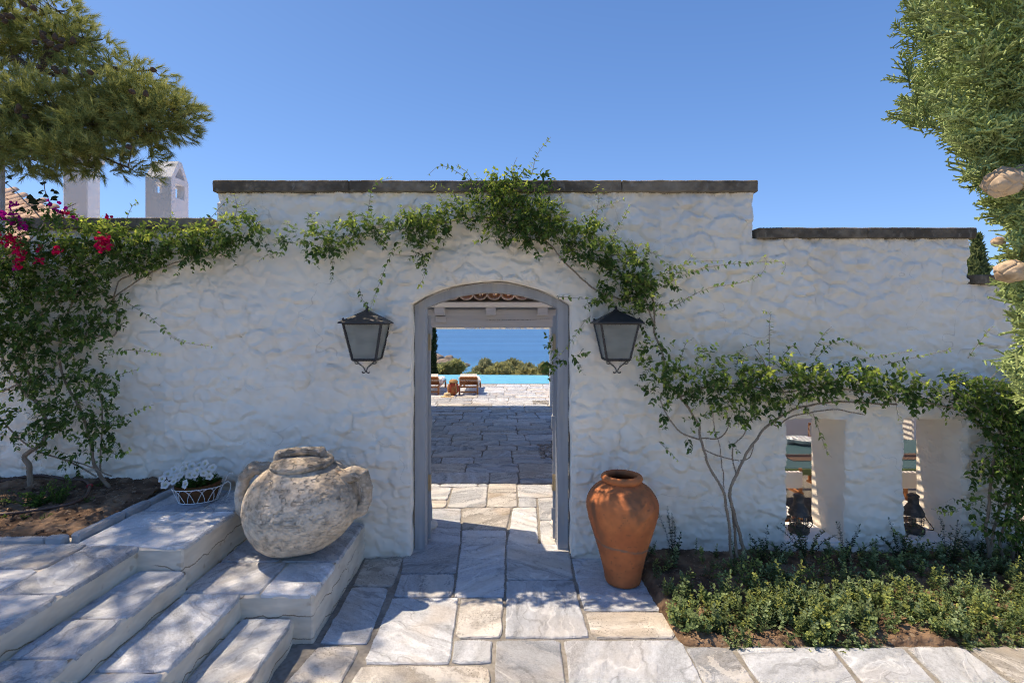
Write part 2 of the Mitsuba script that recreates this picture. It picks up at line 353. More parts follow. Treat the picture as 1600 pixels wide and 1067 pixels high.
def sea_color(p, n, uv):
    far = smoothstep(60.0, 260.0, p.y)
    band = fbm(p.x * 0.004, p.y * 0.03, 1.0)
    c = mix((0.085, 0.27, 0.37), (0.045, 0.128, 0.275), far)
    return c * (0.8 + 0.4 * band) * (0.9 + 0.2 * fbm(p.x * 0.15, p.y * 0.6, 3.0))
scene['sea_water'] = two(bump(lambda p, n, uv: fbm(p.x * 0.5, p.y * 1.1, 0.0, octaves=4), 0.35, pr(proc(sea_color), 0.3, 0.2), eps=0.05))
def pool_color(p, n, uv):
    return mix((0.05, 0.27, 0.345), (0.085, 0.33, 0.40), fbm(p.x * 1.5, p.y * 4, 0.0))
scene['pool_water'] = two(bump(lambda p, n, uv: fbm(p.x * 4, p.y * 7, 0.0, octaves=3), 0.012, pr(proc(pool_color), 0.15, 0.3), eps=5e-3))
def terrain_color(p, n, uv):
    return mix((0.20, 0.16, 0.10), (0.10, 0.11, 0.05), fbm(p.x * 0.4, p.y * 0.4, p.z * 0.4, octaves=4))
scene['earth'] = two(pr(proc(terrain_color), 0.95, 0.1))
def rock_color(p, n, uv):
    return mix((0.34, 0.28, 0.22), (0.16, 0.13, 0.105), fbm(p.x * 0.8, p.y * 0.8, p.z * 2.2, octaves=4))
scene['brown_rock'] = two(pr(proc(rock_color), 0.9, 0.1))
scene['far_hill'] = two(pr(proc(lambda p, n, uv: mix((0.30, 0.27, 0.22), (0.16, 0.17, 0.13), fbm(p.x * 0.02, p.y * 0.02, p.z * 0.05))), 0.95, 0.1))
scene['town_plaster'] = two(pr(rgb(0.72, 0.70, 0.66), 0.9, 0.1))
scene['pebble_stone'] = two(pr(proc(lambda p, n, uv: mix((0.18, 0.18, 0.17), (0.42, 0.40, 0.37), noise(p.x * 28, p.y * 28))), 0.6, 0.3))
scene['white_stone'] = two(pr(rgb(0.66, 0.63, 0.57), 0.7, 0.2))

# ------------------------------------------------------------------ the setting: terrain, sea, far shore
def terrain_z(X, Y):
    down = np.clip((Y - 21.8) / 90.0, 0, 1)
    z = -0.75 - 1.2 * np.clip((Y - 22.0) / 6.0, 0, 1) - 22.0 * down ** 0.9
    return z + (fb(X * 0.12, Y * 0.12, 0, 3) - 0.5) * np.clip((Y - 22) / 10, 0, 1) * 1.2
xs = np.concatenate([[-9000, -3000, -900, -300], np.linspace(-120, 120, 61), [300, 900, 3000, 9000]])
ys = np.concatenate([[-9000, -2000, -400, -60], np.linspace(-10, 20, 16), np.linspace(21, 140, 90)])
Xg, Yg = np.meshgrid(xs, ys, indexing='ij')
vt = np.stack([Xg, Yg, terrain_z(Xg, Yg)], -1).reshape(-1, 3)
ii, jj = np.meshgrid(np.arange(len(xs) - 1), np.arange(len(ys) - 1), indexing='ij')
ft = np.stack([ii * len(ys) + jj, (ii + 1) * len(ys) + jj, (ii + 1) * len(ys) + jj + 1, ii * len(ys) + jj + 1], -1).reshape(-1, 4)
put('ground', (vt, ft), 'earth', True, kind='structure', label='dry earth slope falling from the terrace to the sea')
SEA = -13.0
xs = np.array([-40000, -8000, -2000, -500, 0, 500, 2000, 8000, 40000.0]); ys = np.array([50, 150, 400, 1000, 2500, 6000, 40000.0])
Xg, Yg = np.meshgrid(xs, ys, indexing='ij')
vt = np.stack([Xg, Yg, Xg * 0 + SEA], -1).reshape(-1, 3)
ii, jj = np.meshgrid(np.arange(len(xs) - 1), np.arange(len(ys) - 1), indexing='ij')
ft = np.stack([ii * len(ys) + jj, (ii + 1) * len(ys) + jj, (ii + 1) * len(ys) + jj + 1, ii * len(ys) + jj + 1], -1).reshape(-1, 4)
put('sea', (vt, ft), 'sea_water', False, kind='structure', label='open blue sea with faint wind streaks')
hx = np.linspace(-2600, 2600, 160)
def hill_z(X, Y):
    t = np.clip((Y - 2850) / 900, 0, 1)
    return SEA - 2 + 150 * t * (0.35 + 0.9 * fb(X * 0.0016, Y * 0.002, 0, 5, 4))
put('far_hills', grid(-2600, 2600, 2850, 3900, 160, 24, hill_z), 'far_hill', True, kind='structure', label='low hazy land across the bay')
r = np.random.default_rng(3)
town = []
for k in range(420):
    x, y = r.uniform(-1100, 900), 2880 + r.uniform(0, 1) ** 2 * 260
    if fb(x * 0.006, 2.0, 0, 9) < 0.42: continue
    w, d, h = r.uniform(7, 20), r.uniform(7, 12), r.uniform(4, 9)
    z = float(hill_z(np.array(x), np.array(y)))
    town.append(box(x - w / 2, x + w / 2, y - d / 2, y + d / 2, z - 3, z + h))
    town.append(prism(Polygon([(x - w / 2 - .4, z + h), (x + w / 2 + .4, z + h), (x, z + h + 2.2)]), y - d / 2 - .4, y + d / 2 + .4))
put('distant_town', cat(town), 'town_plaster', False, label='far-off town of pale houses along the opposite shore', category='town', kind='stuff')

# ------------------------------------------------------------------ paving stones
stone_id = [0]
def stone(pts, z, th=0.05, cls=None, joint=0.009, seed=None, fine=0.06, tilt=0.0025):
    """One flat stone: outline in metres with ragged, chamfered edges; its uv carries its number, its kind and its own grain direction."""
    stone_id[0] += 1
    r = np.random.default_rng(1000 + stone_id[0])
    poly = Polygon(pts).buffer(0)
    poly = poly.buffer(-joint - 0.012).buffer(0.012, quad_segs=2)
    if poly.is_empty or poly.geom_type != 'Polygon' or poly.area < 0.002:
        return None
    ring = poly.exterior
    n = max(8, int(ring.length / fine))
    p = np.array([ring.interpolate(i / n, normalized=True).coords[0] for i in range(n)])
    if not ring.is_ccw: p = p[::-1]
    tn = np.roll(p, -1, 0) - np.roll(p, 1, 0)
    nrm = unit(np.stack([tn[:, 1], -tn[:, 0]], 1))
    p = p + nrm * ((fb(p[:, 0] * 14, p[:, 1] * 14, 0, stone_id[0], 2) - 0.5) * 0.016)[:, None]
    q = p - nrm * r.uniform(0.005, 0.011, (n, 1))
    c = p.mean(0)
    tx, ty = r.normal(0, tilt, 2)
    dz = r.normal(0, 0.0012)
    top = z + dz + (q - c) @ np.array([tx, ty])
    v = np.vstack([np.c_[p, np.full(n, z - th)], np.c_[p, z - 0.008 + dz + r.normal(0, 0.0015, n)], np.c_[q, top]])
    i = np.arange(n); j = (i + 1) % n
    f = [np.stack([a + i, a + j, b + j], 1) for a, b in ((0, n), (n, 2 * n))] + [np.stack([a + i, b + j, b + i], 1) for a, b in ((0, n), (n, 2 * n))]
    capf = earcut.triangulate_float64(q, np.array([n], dtype=np.uint32)).reshape(-1, 3).astype(int) + 2 * n
    f = np.vstack(f + [capf])
    if cls is None:
        cls = int(r.choice([0, 0, 0, 1, 1, 2]))
    a = r.choice([0, math.pi / 2, 0.5, -0.6, 0.9]) + r.normal(0, 0.12)
    d = v[:, :2] - c
    uv = np.stack([d[:, 0] * math.cos(a) + d[:, 1] * math.sin(a), -d[:, 0] * math.sin(a) + d[:, 1] * math.cos(a)], 1) + v[:, 2:3] * 0.7
    uv = np.clip(uv, -9, 9) + np.array([20 * (stone_id[0] % 60) + 10, 20 * cls + 10])
    return (v, f), uv

def put_stone(key, pts, z, **kw):
    s = stone(pts, z, **kw)
    if s is not None:
        put(key, s[0], 'paving_stone', False, uv=s[1])

# mortar beds under the paving
put('pavement', cat([box(-7.5, 7.5, -6.0, 4.96, -0.5, -0.014)]), 'mortar', kind='structure', label='old paving of pale and blue grey stone slabs before the gate')
put('terrace', cat([box(-6.5, 2.1, 4.965, 18.0, -0.74, -0.0145)]), 'mortar', kind='structure', label='flagged terrace behind the gate leading to the pool')

def zp(ox, oy, s, pts):
    return [(ox + s * a, oy + s * b) for a, b in pts]
front = [
 (0, [(497, 66), (703, 66), (690, 178), (484, 178)]), (0, [(703, 66), (872, 66), (868, 264), (678, 264)]), (1, [(872, 66), (1106, 66), (1122, 199), (870, 201)]),
 (0, [(484, 178), (690, 178), (676, 264), (452, 264)]), (0, [(870, 201), (1122, 199), (1182, 412), (866, 414)]),
 (2, [(350, 122), (500, 110), (456, 224), (305, 222)]), (1, [(303, 226), (445, 226), (364, 436), (180, 436)]),
 (1, [(452, 264), (703, 264), (668, 508), (340, 508)]), (2, [(703, 264), (866, 264), (862, 414), (682, 414)]),
 (0, [(1110, 118), (1370, 118), (1446, 313), (1155, 313)]), (2, [(1160, 316), (1448, 316), (1505, 414), (1186, 414)]),
 (1, [(680, 418), (826, 418), (820, 508), (668, 508)]), (0, [(832, 418), (1076, 418), (1106, 650), (826, 650)]),
 (0, [(1080, 418), (1518, 418), (1640, 650), (1110, 650)]), (2, [(338, 512), (818, 512), (822, 660), (230, 660)]), (2, [(180, 440), (345, 440), (226, 660), (-20, 660)])]
for c, q in front:
    put_stone('pavement__stone', [G(*a) for a in zp(420, 820, 0.425, q)], 0.0, cls=c, joint=0.008)
for c, q in ((0, [(80, 538), (292, 538), (440, 745), (190, 745)]), (0, [(300, 538), (738, 538), (905, 745), (448, 745)]), (0, [(745, 538), (1060, 538), (1262, 745), (912, 745)]),
             (1, [(1066, 538), (1330, 538), (1610, 745), (1270, 745)]), (2, [(1338, 538), (1640, 538), (1990, 745), (1618, 745)]), (0, [(1648, 538), (2100, 538), (2500, 745), (1998, 745)])):
    put_stone('pavement__stone', [G(*a) for a in zp(1040, 820, 0.35, q)], 0.0, cls=c, joint=0.011)
gate_rows = [
 (0, [(100, 630), (334, 626), (328, 866), (62, 866)]), (2, [(334, 626), (660, 624), (624, 768), (332, 768)]), (1, [(332, 768), (624, 768), (620, 866), (328, 866)]),
 (1, [(660, 624), (818, 622), (832, 866), (620, 866)]), (1, [(818, 562), (985, 562), (985, 706), (832, 706)]), (1, [(832, 708), (1000, 708), (1040, 866), (836, 866)]),
 (1, [(60, 494), (275, 494), (243, 576), (30, 576)]), (2, [(30, 579), (243, 578), (236, 626), (10, 626)]), (1, [(276, 494), (503, 490), (494, 624), (240, 626)]),
 (2, [(506, 472), (689, 470), (689, 529), (500, 530)]), (2, [(500, 531), (690, 530), (693, 622), (494, 624)]), (1, [(690, 480), (914, 480), (926, 560), (690, 560)]),
 (1, [(694, 561), (816, 561), (818, 622), (694, 622)]), (1, [(912, 480), (1060, 480), (1060, 560), (926, 560)]),
 (1, [(20, 474), (200, 474), (192, 492), (10, 492)]), (0, [(200, 474), (440, 474), (436, 492), (194, 492)]), (1, [(440, 474), (504, 472), (500, 490), (436, 492)])]
for c, q in gate_rows:
    put_stone('terrace__stone', [G(*a) for a in zp(640, 640, 0.2437, q)], 0.0, cls=c, joint=0.007)
def ashlar(key, x0, x1, y0, y1, seed, mixcls, dmin=0.3, dmax=0.52, lmin=0.34, lmax=0.85, joint=0.007, skip=None):
    r = np.random.default_rng(seed)
    y = y0
    while y < y1 - 0.05:
        d = min(r.uniform(dmin, dmax), y1 - y)
        if y1 - (y + d) < 0.18: d = y1 - y
        x = x0 - r.uniform(0, 0.4)
        while x < x1:
            l = r.uniform(lmin, lmax)
            e = x + l
            qs = [[(x, y), (e, y), (e, y + d), (x, y + d)]]
            u = r.uniform()
            if u < 0.22 and d > 0.36:
                t = y + d * r.uniform(0.4, 0.6); qs = [[(x, y), (e, y), (e, t), (x, t)], [(x, t), (e, t), (e, y + d), (x, y + d)]]
            elif u < 0.42 and l > 0.6:
                t = x + l * r.uniform(0.35, 0.65); qs = [[(x, y), (t, y), (t, y + d), (x, y + d)], [(t, y), (e, y), (e, y + d), (t, y + d)]]
            for q in qs:
                q = np.array(q) + r.normal(0, 0.006, (4, 2))
                if skip is None or not skip(q.mean(0)):
                    put_stone(key, q, 0.0, cls=int(r.choice(mixcls)), joint=joint, fine=0.11)
            x = e
        y += d
ashlar('terrace__stone', -2.0, 1.75, 6.56, 9.9, 21, [0, 0, 1, 1, 2, 0])
ashlar('terrace__stone', -2.4, 1.95, 9.9, 13.2, 23, [0, 0, 1, 1, 2])
ashlar('terrace__stone', -2.9, 2.0, 13.2, 17.7, 22, [1, 1, 1, 0, 2], dmin=0.42, dmax=0.7, lmin=0.5, lmax=1.1, joint=0.009)
ashlar('pavement__stone', -1.1, 3.6, 1.3, 2.66, 24, [0, 1, 2], joint=0.009, skip=lambda c: c[0] < -1.0 + (2.66 - c[1]) * 0.1)
ashlar('pavement__stone', -1.1, 4.2, -3.2, 1.28, 25, [0, 1, 2], dmin=.45, dmax=.7, lmin=.5, lmax=1.1)
# pebble panels let into the terrace
for (px0, px1, py0, py1), lab in (((846, 874, 694, 716), 'dark pebble panel let into the shaded paving'), ((834, 856, 626, 631), 'pale pebble patch beside the pillar')):
    (xa, ya), (xb, yb) = G(px0, py1), G(px1, py0)
    r = np.random.default_rng(5)
    peb = []
    for k in range(150):
        x, y = r.uniform(xa, xb), r.uniform(ya, yb)
        s = trimesh.creation.icosphere(1, 0.02)
        peb.append(move((s.vertices * np.array([1, r.uniform(.6, 1), .5]), s.faces), (x, y, 0.006), r.uniform(0, 3)))
    put('terrace__pebble_panel', cat(peb), 'pebble_stone', True, label=lab, kind='stuff')

# ------------------------------------------------------------------ the whitewashed wall
YF, YB = 4.47, 4.95
def arc(x0, x1, zs, rise, n=40):
    c, hw = (x0 + x1) / 2, (x1 - x0) / 2
    R = (hw * hw + rise * rise) / (2 * rise)
    a = math.asin(hw / R)
    return [(c + R * math.sin(t), zs + rise - R + R * math.cos(t)) for t in np.linspace(-a, a, n)]
DX0, DX1, DZ, DR = -0.80, 0.605, 2.195, 0.205
door_hole = [(DX0, -0.45)] + arc(DX0, DX1, DZ, DR) + [(DX1, -0.45)]
XW = 5.6
outline = [(-6.6, -0.4), (-6.6, 2.52), (-4.12, 2.52), (-4.12, 2.845), (-2.475, 2.845), (-2.475, 3.165), (2.175, 3.165), (2.175, 2.765), (4.05, 2.765), (4.05, 2.37), (6.6, 2.37), (6.6, -0.4)]
wins = [(2.475, 2.99), (3.505, 4.0), (4.50, 5.0)]
WZ0, WZ1 = 0.10, 1.19
poly = Polygon(outline).difference(Polygon(door_hole))
for a, b in wins:
    poly = poly.difference(shapely.box(a, WZ0, b, WZ1))
S = 0.0165
def densify(ring, s=S):
    c = np.array(ring.coords)[:-1]
    out = []
    for a, b in zip(c, np.roll(c, -1, 0)):
        n = max(1, int(round(np.linalg.norm(b - a) / s)))
        out.append(a + (b - a) * np.linspace(0, 1, n, endpoint=False)[:, None])
    return np.vstack(out)
rings = [densify(poly.exterior)] + [densify(h) for h in poly.interiors]
gx, gz = np.meshgrid(np.arange(-6.6, 6.6, S), np.arange(-0.4, 3.2, S * 0.866), indexing='ij')
gx = gx + (np.round(gz / (S * 0.866)).astype(int) % 2) * S / 2
gp = np.stack([gx.ravel(), gz.ravel()], 1)
inside = shapely.contains_xy(poly.buffer(-S * 0.6), gp[:, 0], gp[:, 1])
gp = gp[inside]
gp = gp + rng.normal(0, S * 0.08, gp.shape)
pts2 = np.vstack(rings + [gp])
tri = Delaunay(pts2).simplices
cen = pts2[tri].mean(1)
tri = tri[shapely.contains_xy(poly, cen[:, 0], cen[:, 1])]
a, b, c = (pts2[tri[:, k]] for k in range(3))
cr = (b[:, 0] - a[:, 0]) * (c[:, 1] - a[:, 1]) - (b[:, 1] - a[:, 1]) * (c[:, 0] - a[:, 0])
tri = tri[np.abs(cr) > 1e-9]; cr = cr[np.abs(cr) > 1e-9]
tri[cr < 0] = tri[cr < 0][:, ::-1]
# relief of the rubble stones under many coats of whitewash
cells = []
r = np.random.default_rng(11)
zrow, k = -0.6, 0
while zrow < 3.5:
    hgt = r.uniform(0.09, 0.19)
    x = -7.0 + r.uniform(0, 0.3)
    while x < 7:
        w = r.uniform(0.12, 0.40)
        cells.append((x + w / 2, zrow + hgt / 2 + r.normal(0, 0.035)))
        x += w
    zrow += hgt
cells = np.array(cells)
tree = cKDTree(cells * [1.0, 1.55])
ctilt = r.normal(0, 1, (len(cells), 2)); coff = r.uniform(-1, 1, len(cells))
def relief(x, z):
    wx = x + 0.16 * (fb(x * 3.5, z * 3.5, 0, 1) - 0.5) + 0.05 * (fb(x * 11, z * 11, 0, 4) - 0.5)
    wz = z + 0.14 * (fb(x * 3.5, z * 3.5, 7, 2) - 0.5) + 0.05 * (fb(x * 11, z * 11, 3, 5) - 0.5)
    d, i = tree.query(np.stack([wx, wz * 1.55], 1), k=2)
    e = np.clip((d[:, 1] - d[:, 0]) / 0.045, 0, 1); e = e * e * (3 - 2 * e)
    show = np.clip((fb(x * 1.1, z * 1.1, 0, 8) - 0.30) / 0.28, 0.3, 1)
    dx, dz = wx - cells[i[:, 0], 0], wz - cells[i[:, 0], 1]
    tl = (dx * ctilt[i[:, 0], 0] * 0.045 + dz * ctilt[i[:, 0], 1] * 0.085)
    h = show * (0.022 * e + e * (0.008 * coff[i[:, 0]] + tl))
    h += 0.024 * (fb(x * 2.1, z * 2.6, 0, 12) - 0.5) + 0.030 * (fb(x * 9, z * 13, 0, 13) - 0.5) + 0.022 * (fb(x * 24, z * 30, 0, 14, 2) - 0.5)
    rid = 1 - np.abs(2 * fb(x * 7, z * 10, 0, 15, 2) - 1)
    h += 0.020 * show * np.clip((rid - 0.78) / 0.22, 0, 1)
    # trowelled ring of stones over the arch
    rr = np.hypot(x + 0.0975, z - (DZ + DR - 1.307)); ring = np.clip(1 - np.abs(rr - 1.64) / 0.025, 0, 1) * (np.abs(x + 0.1) < 0.95) * (z > 2.2)
    return h - 0.014 * ring
def bound_dist(q):
    return shapely.distance(shapely.points(q), shapely.union_all([shapely.LineString(np.array(h.coords)) for h in poly.interiors] + [shapely.LineString(door_hole)]))
h = relief(pts2[:, 0], pts2[:, 1])
near = np.zeros(len(pts2)) + 1.0
zone = (np.abs(pts2[:, 0] + 0.1) < 1.0) | ((pts2[:, 0] > 2.2) & (pts2[:, 1] < 1.5))
near[zone] = bound_dist(pts2[zone])
h -= 0.020 * np.clip(1 - near / 0.035, 0, 1) ** 2
warp = lambda q: q + np.stack([0.020 * (fb(q[:, 0] * 4, q[:, 1] * 4, 1, 21) - 0.5), 0.016 * (fb(q[:, 0] * 4, q[:, 1] * 4, 9, 22) - 0.5)], 1)
wq = warp(pts2)
vfront = np.stack([wq[:, 0], YF - h, wq[:, 1]], 1)
parts = [(vfront, tri[:, [0, 1, 2]])]
def reveal(idx, depth, m=16, amp=0.014, closed=True):
    first = vfront[idx]
    n = len(idx)
    tn = np.roll(first, -1, 0) - np.roll(first, 1, 0)
    nr = unit(np.stack([tn[:, 2], tn[:, 0] * 0, -tn[:, 0]], 1))
    vs = []
    for j in range(m + 1):
        t = j / m
        y = first[:, 1] * (1 - t) + (YF + depth) * t
        w = (fb(first[:, 0] * 7, y * 7, first[:, 2] * 7, 31) - 0.5) * amp * 2 * min(1, j / 2) * (0 if j == m else 1)
        vs.append(first * [1, 0, 1] + np.stack([y * 0, y, y * 0], 1) + nr * w[:, None])
    v = np.vstack(vs)
    i, j = np.meshgrid(np.arange(m), np.arange(n), indexing='ij')
    q = np.stack([i * n + j, i * n + (j + 1) % n, (i + 1) * n + (j + 1) % n, (i + 1) * n + j], -1).reshape(-1, 4)
    return v, np.vstack([q[:, [0, 1, 2]], q[:, [0, 2, 3]]])
at = 0
for rg in rings:
    idx = np.arange(at, at + len(rg)); at += len(rg)
    parts.append(reveal(idx, YB - YF))
bp = trimesh.creation.triangulate_polygon(poly, engine='earcut')
vb = np.c_[bp[0][:, 0], np.full(len(bp[0]), YB), bp[0][:, 1]]
parts.append((vb, np.array(bp[1])))
wall = thing('garden_wall', 'long stepped whitewashed rubble wall with an arched gateway and three slot windows', 'wall')
put(wall + '__masonry', cat(parts), 'plaster', 55)
for (x0, x1, z0, z1, n) in ((-2.50, 2.205, 3.160, 3.258, 4), (2.21, 4.09, 2.760, 2.852, 2), (4.06, 6.7, 2.365, 2.445, 2), (-4.16, -2.508, 2.840, 2.936, 2), (-6.7, -4.165, 2.515, 2.595, 2)):
    xs = np.linspace(x0, x1, n + 1)
    for k in range(n):
        put(wall + '__coping', rough_box(xs[k] + 0.0015, xs[k + 1] - 0.0015, YF - 0.062, YB + 0.06, z0, z1, 0.035, 0.006, 11, k, 0.007), 'coping_stone', 40)
for (a, b) in wins:
    put(wall + '__sill', rough_box(a + 0.012, b - 0.012, YF + 0.02, YB - 0.004, WZ0 - 0.05, WZ0 + 0.014, 0.05, 0.004, 9, 3, 0.006), 'smooth_plaster', 40)

# ------------------------------------------------------------------ the gate
gate = thing('gate', 'grey weathered wooden double gate standing open in the arch', 'gate')
fo = [(DX0 + 0.012, -0.01)] + arc(DX0 + 0.012, DX1 - 0.012, DZ - 0.01, DR - 0.004) + [(DX1 - 0.012, -0.01)]
fi = [(DX0 + 0.108, -0.02)] + arc(DX0 + 0.108, DX1 - 0.108, DZ - 0.03, DR - 0.062) + [(DX1 - 0.108, -0.02)]
put(gate + '__frame', prism(Polygon(fo).difference(Polygon(fi)), 4.60, 4.70), 'grey_wood', 30)
put(gate + '__frame_stop', prism(Polygon([(x * 0.995 - 0.0005, z) for x, z in fi]).buffer(0.03, join_style=2).difference(Polygon(fi).buffer(-0.004)), 4.702, 4.735), 'grey_wood', 30)
def leaf_panel(hx, sgn):
    k = put(gate + '__leaf', cat([move(box(-0.022, 0.022, 0.0, 0.6, 0.03, 2.10, 0.004), (hx, 4.755, 0), sgn * 0.17)] +
        [move(box(-0.034, 0.034, 0.0, 0.6, z, z + 0.12, 0.004), (hx, 4.752, 0), sgn * 0.17) for z in (0.2, 1.05, 1.88)]), 'grey_wood', 30)
    for z in (0.48, 1.78):
        kk = put(k + '__hinge', cat([box(hx - 0.016, hx + 0.016, 4.738, 4.748, z, z + 0.15, 0.002), move(trimesh.creation.cylinder(0.009, 0.15, sections=10), (hx - sgn * -0.018, 4.742, z + 0.075))]), 'brass', 30)
leaf_panel(-0.685, 1)
leaf_panel(0.488, -1)
for (px, py, lab) in ((672, 826, 'white rounded stone holding the left gate leaf open'), (871, 824, 'white rounded stone holding the right gate leaf open')):
    s = trimesh.creation.icosphere(3, 1.0)
    v = s.vertices * np.array([0.075, 0.06, 0.05]) * (0.85 + 0.3 * fb(s.vertices[:, 0] * 1.5, s.vertices[:, 1] * 1.5, s.vertices[:, 2] * 1.5, int(px)))[:, None]
    x, y = G(px, py)
    put('door_stop_stone', (v + [x, y, 0.045], s.faces), 'white_stone', True, label=lab, category='stone')

# ------------------------------------------------------------------ the steps on the left
Z1, Z2, Z3, Z4 = 0.145, 0.295, 0.430, 0.575
N1, N2, N3, N4 = -1.325, -1.66, -2.03, -2.345           # x of the four nosings
FP = 3.25                                               # front of the platform under the stone jar
steps = thing('stone_steps', 'four whitewashed steps with marble treads climbing to the left', 'steps')
def riser_block(x0, x1, y0, y1, z, seed):
    put(steps + '__riser', rough_box(x0, x1, y0, y1, -0.3, z - 0.004, 0.035, 0.011, 8, seed, 0.012), 'riser_plaster', 50)
riser_block(-1.9, N1, 0.6, FP + 0.05, Z1, 1)
riser_block(-2.3, N2, 0.6, FP + 0.05, Z2, 2)
riser_block(-2.6, N3, 0.6, 3.30, Z3, 3)
riser_block(-5.6, N4, 0.6, 3.36, Z4, 4)
riser_block(-2.3, -1.20, FP, 4.50, Z2, 5)
riser_block(-3.0, -2.055, 3.29, 4.52, Z4, 6)
def tread(x0, x1, ys, z, clss, over=0.008):
    for k in range(len(ys) - 1):
        put_stone(steps + '__tread', [(x0, ys[k]), (x1 + over, ys[k]), (x1 + over, ys[k + 1]), (x0, ys[k + 1])], z + 0.008, th=0.03, cls=clss[k % len(clss)], joint=0.005, tilt=0.001)
tread(N2 + 0.004, N1, [0.62, 1.4, 2.05, 2.62, FP - 0.008], Z1, [0, 0, 0, 1])
tread(N3 + 0.004, N2, [0.62, 1.3, 1.95, 2.52, 3.262], Z2, [0])
tread(N4 + 0.004, N3, [0.62, 1.25, 1.85, 2.41, 2.745, 3.288], Z3, [0])
tread(-2.69, N4, [0.62, 1.3, 2.05, 2.71, 3.325], Z4, [0])
tread(-3.35, -2.695, [0.62, 1.5, 2.2, 3.0, 3.345], Z4, [0, 0, 0, 1], 0)
tread(-4.1, -3.355, [0.62, 1.2, 1.9, 2.5, 3.345], Z4, [1, 0], 0)
tread(-4.9, -4.105, [0.62, 1.4, 2.3, 3.345], Z4, [0, 1], 0)
for q, c in ((((-2.05, 3.262), (-1.55, 3.262), (-1.54, 3.69), (-2.05, 3.69)), 0), (((-1.548, 3.252), (-1.192, 3.242), (-1.19, 3.69), (-1.535, 3.69)), 1), (((-2.05, 3.695), (-1.62, 3.695), (-1.62, 4.44), (-2.05, 4.44)), 0), (((-1.615, 3.695), (-1.19, 3.695), (-1.192, 4.44), (-1.615, 4.44)), 0)):
    put_stone(steps + '__platform_slab', q, Z2 + 0.008, th=0.03, cls=c, joint=0.005, tilt=0.001)
for q, c in ((((-2.79, 3.335), (-2.05, 3.285), (-2.045, 3.935), (-2.79, 3.935)), 1), (((-2.79, 3.94), (-2.33, 3.94), (-2.37, 4.46), (-2.79, 4.46)), 0), (((-2.325, 3.94), (-2.05, 3.94), (-2.05, 4.46), (-2.365, 4.46)), 0)):
    put_stone(steps + '__platform_slab', q, Z4 + 0.008, th=0.03, cls=c, joint=0.005, tilt=0.001)

# ------------------------------------------------------------------ beds of soil
def soil_left(X, Y):
    return 0.60 + 0.085 * np.clip((Y - 3.5) / 0.95, 0, 1) + 0.075 * (fb(X * 2.4, Y * 2.4, 0, 41) - 0.5) + 0.05 * (fb(X * 13, Y * 13, 0, 42) - 0.5) + 0.022 * (fb(X * 45, Y * 45, 0, 43, 2) - 0.5) - 0.03 * np.clip((X + 3.0) / 0.15, 0, 1)
def soil_right(X, Y):
    return 0.012 + 0.04 * np.clip((Y - 3.25) / 0.5, 0, 1) + 0.05 * (fb(X * 3, Y * 3, 0, 44) - 0.5) + 0.035 * (fb(X * 15, Y * 15, 0, 45) - 0.5) + 0.018 * (fb(X * 45, Y * 45, 0, 46, 2) - 0.5) - 0.06 * np.clip((3.25 - Y) / 0.05, 0, 1) - 0.06 * np.clip((1.15 - X) / 0.05, 0, 1)
put('left_bed_soil', grid(-5.6, -2.85, 3.37, 4.50, 190, 80, soil_left), 'soil', True, kind='structure', label='dark crumbly soil of the raised bed on the left')
put('right_bed_soil', grid(1.10, 5.9, 3.20, 4.50, 260, 80, soil_right), 'soil', True, kind='structure', label='brown soil of the bed under the slot windows')
clods = []
r = np.random.default_rng(8)
for k in range(420):
    lf = k % 3 != 0
    x, y = (r.uniform(-4.8, -2.88), r.uniform(3.42, 4.42)) if lf else (r.uniform(1.12, 4.4), r.uniform(3.22, 4.1))
    z = float((soil_left if lf else soil_right)(np.array(x), np.array(y)))
    s = r.uniform(0.004, 0.017)
    m = trimesh.creation.icosphere(1, s)
    clods.append(move((m.vertices * r.uniform(.6, 1.1, 3) * (1 + .25 * r.normal(0, 1, (len(m.vertices), 1))), m.faces), (x, y, z + s * .3), r.uniform(0, 6)))
put('soil_clods', cat(clods), 'soil', False, kind='stuff', label='loose clods of earth scattered over the beds', category='soil')
kerb = thing('bed_kerb', 'low kerb of rough grey stones edging the raised soil bed', 'kerb')
for k, (ya, yb) in enumerate(((3.38, 3.80), (3.805, 4.06), (4.065, 4.45))):
    put(kerb + '__stone', rough_box(-2.852 + .004 * k, -2.792 + .003 * k, ya, yb, 0.50, 0.632 - .006 * k, 0.03, 0.010, 12, 50 + k, 0.012), 'kerb_grey', 45)
for k, (xa, xb) in enumerate(((-2.985, -2.86), (-3.40, -2.99), (-4.1, -3.405), (-4.9, -4.105))):
    put(kerb + '__stone', rough_box(xa, xb, 3.335, 3.395, 0.50, 0.615 + (.012 if k == 0 else 0), 0.03, 0.012, 12, 60 + k, 0.012), 'kerb_grey', 45)

# ------------------------------------------------------------------ stone jar with a lid, tilted on its platform
jar = thing('stone_jar', 'big weathered grey stone jar with two thick handles and a flat lid on the platform', 'jar')
JC = np.array([-1.492, 3.86, 0.655])
def squash(u):
    """A lumpy, rather square sphere."""
    q = np.abs(u) ** 2.35
    return u / (q.sum(1) ** (1 / 2.35))[:, None]
s = trimesh.creation.icosphere(6, 1.0)
v = squash(s.vertices)
lean = move((np.zeros((1, 3)), np.zeros((1, 3), int)))
v = v * np.array([0.415, 0.39, 0.345])
v[:, 0] *= 1 + 0.10 * np.clip(v[:, 2] / 0.33, -1, 1) * np.sign(v[:, 0]) * 0 - 0.06 * np.clip(v[:, 2] / 0.33, 0, 1) - 0.13 * np.clip(-v[:, 2] / 0.33, 0, 1)
v[:, 1] *= 1 - 0.08 * np.clip(v[:, 2] / 0.33, 0, 1) - 0.12 * np.clip(-v[:, 2] / 0.33, 0, 1)
nrm = unit(v)
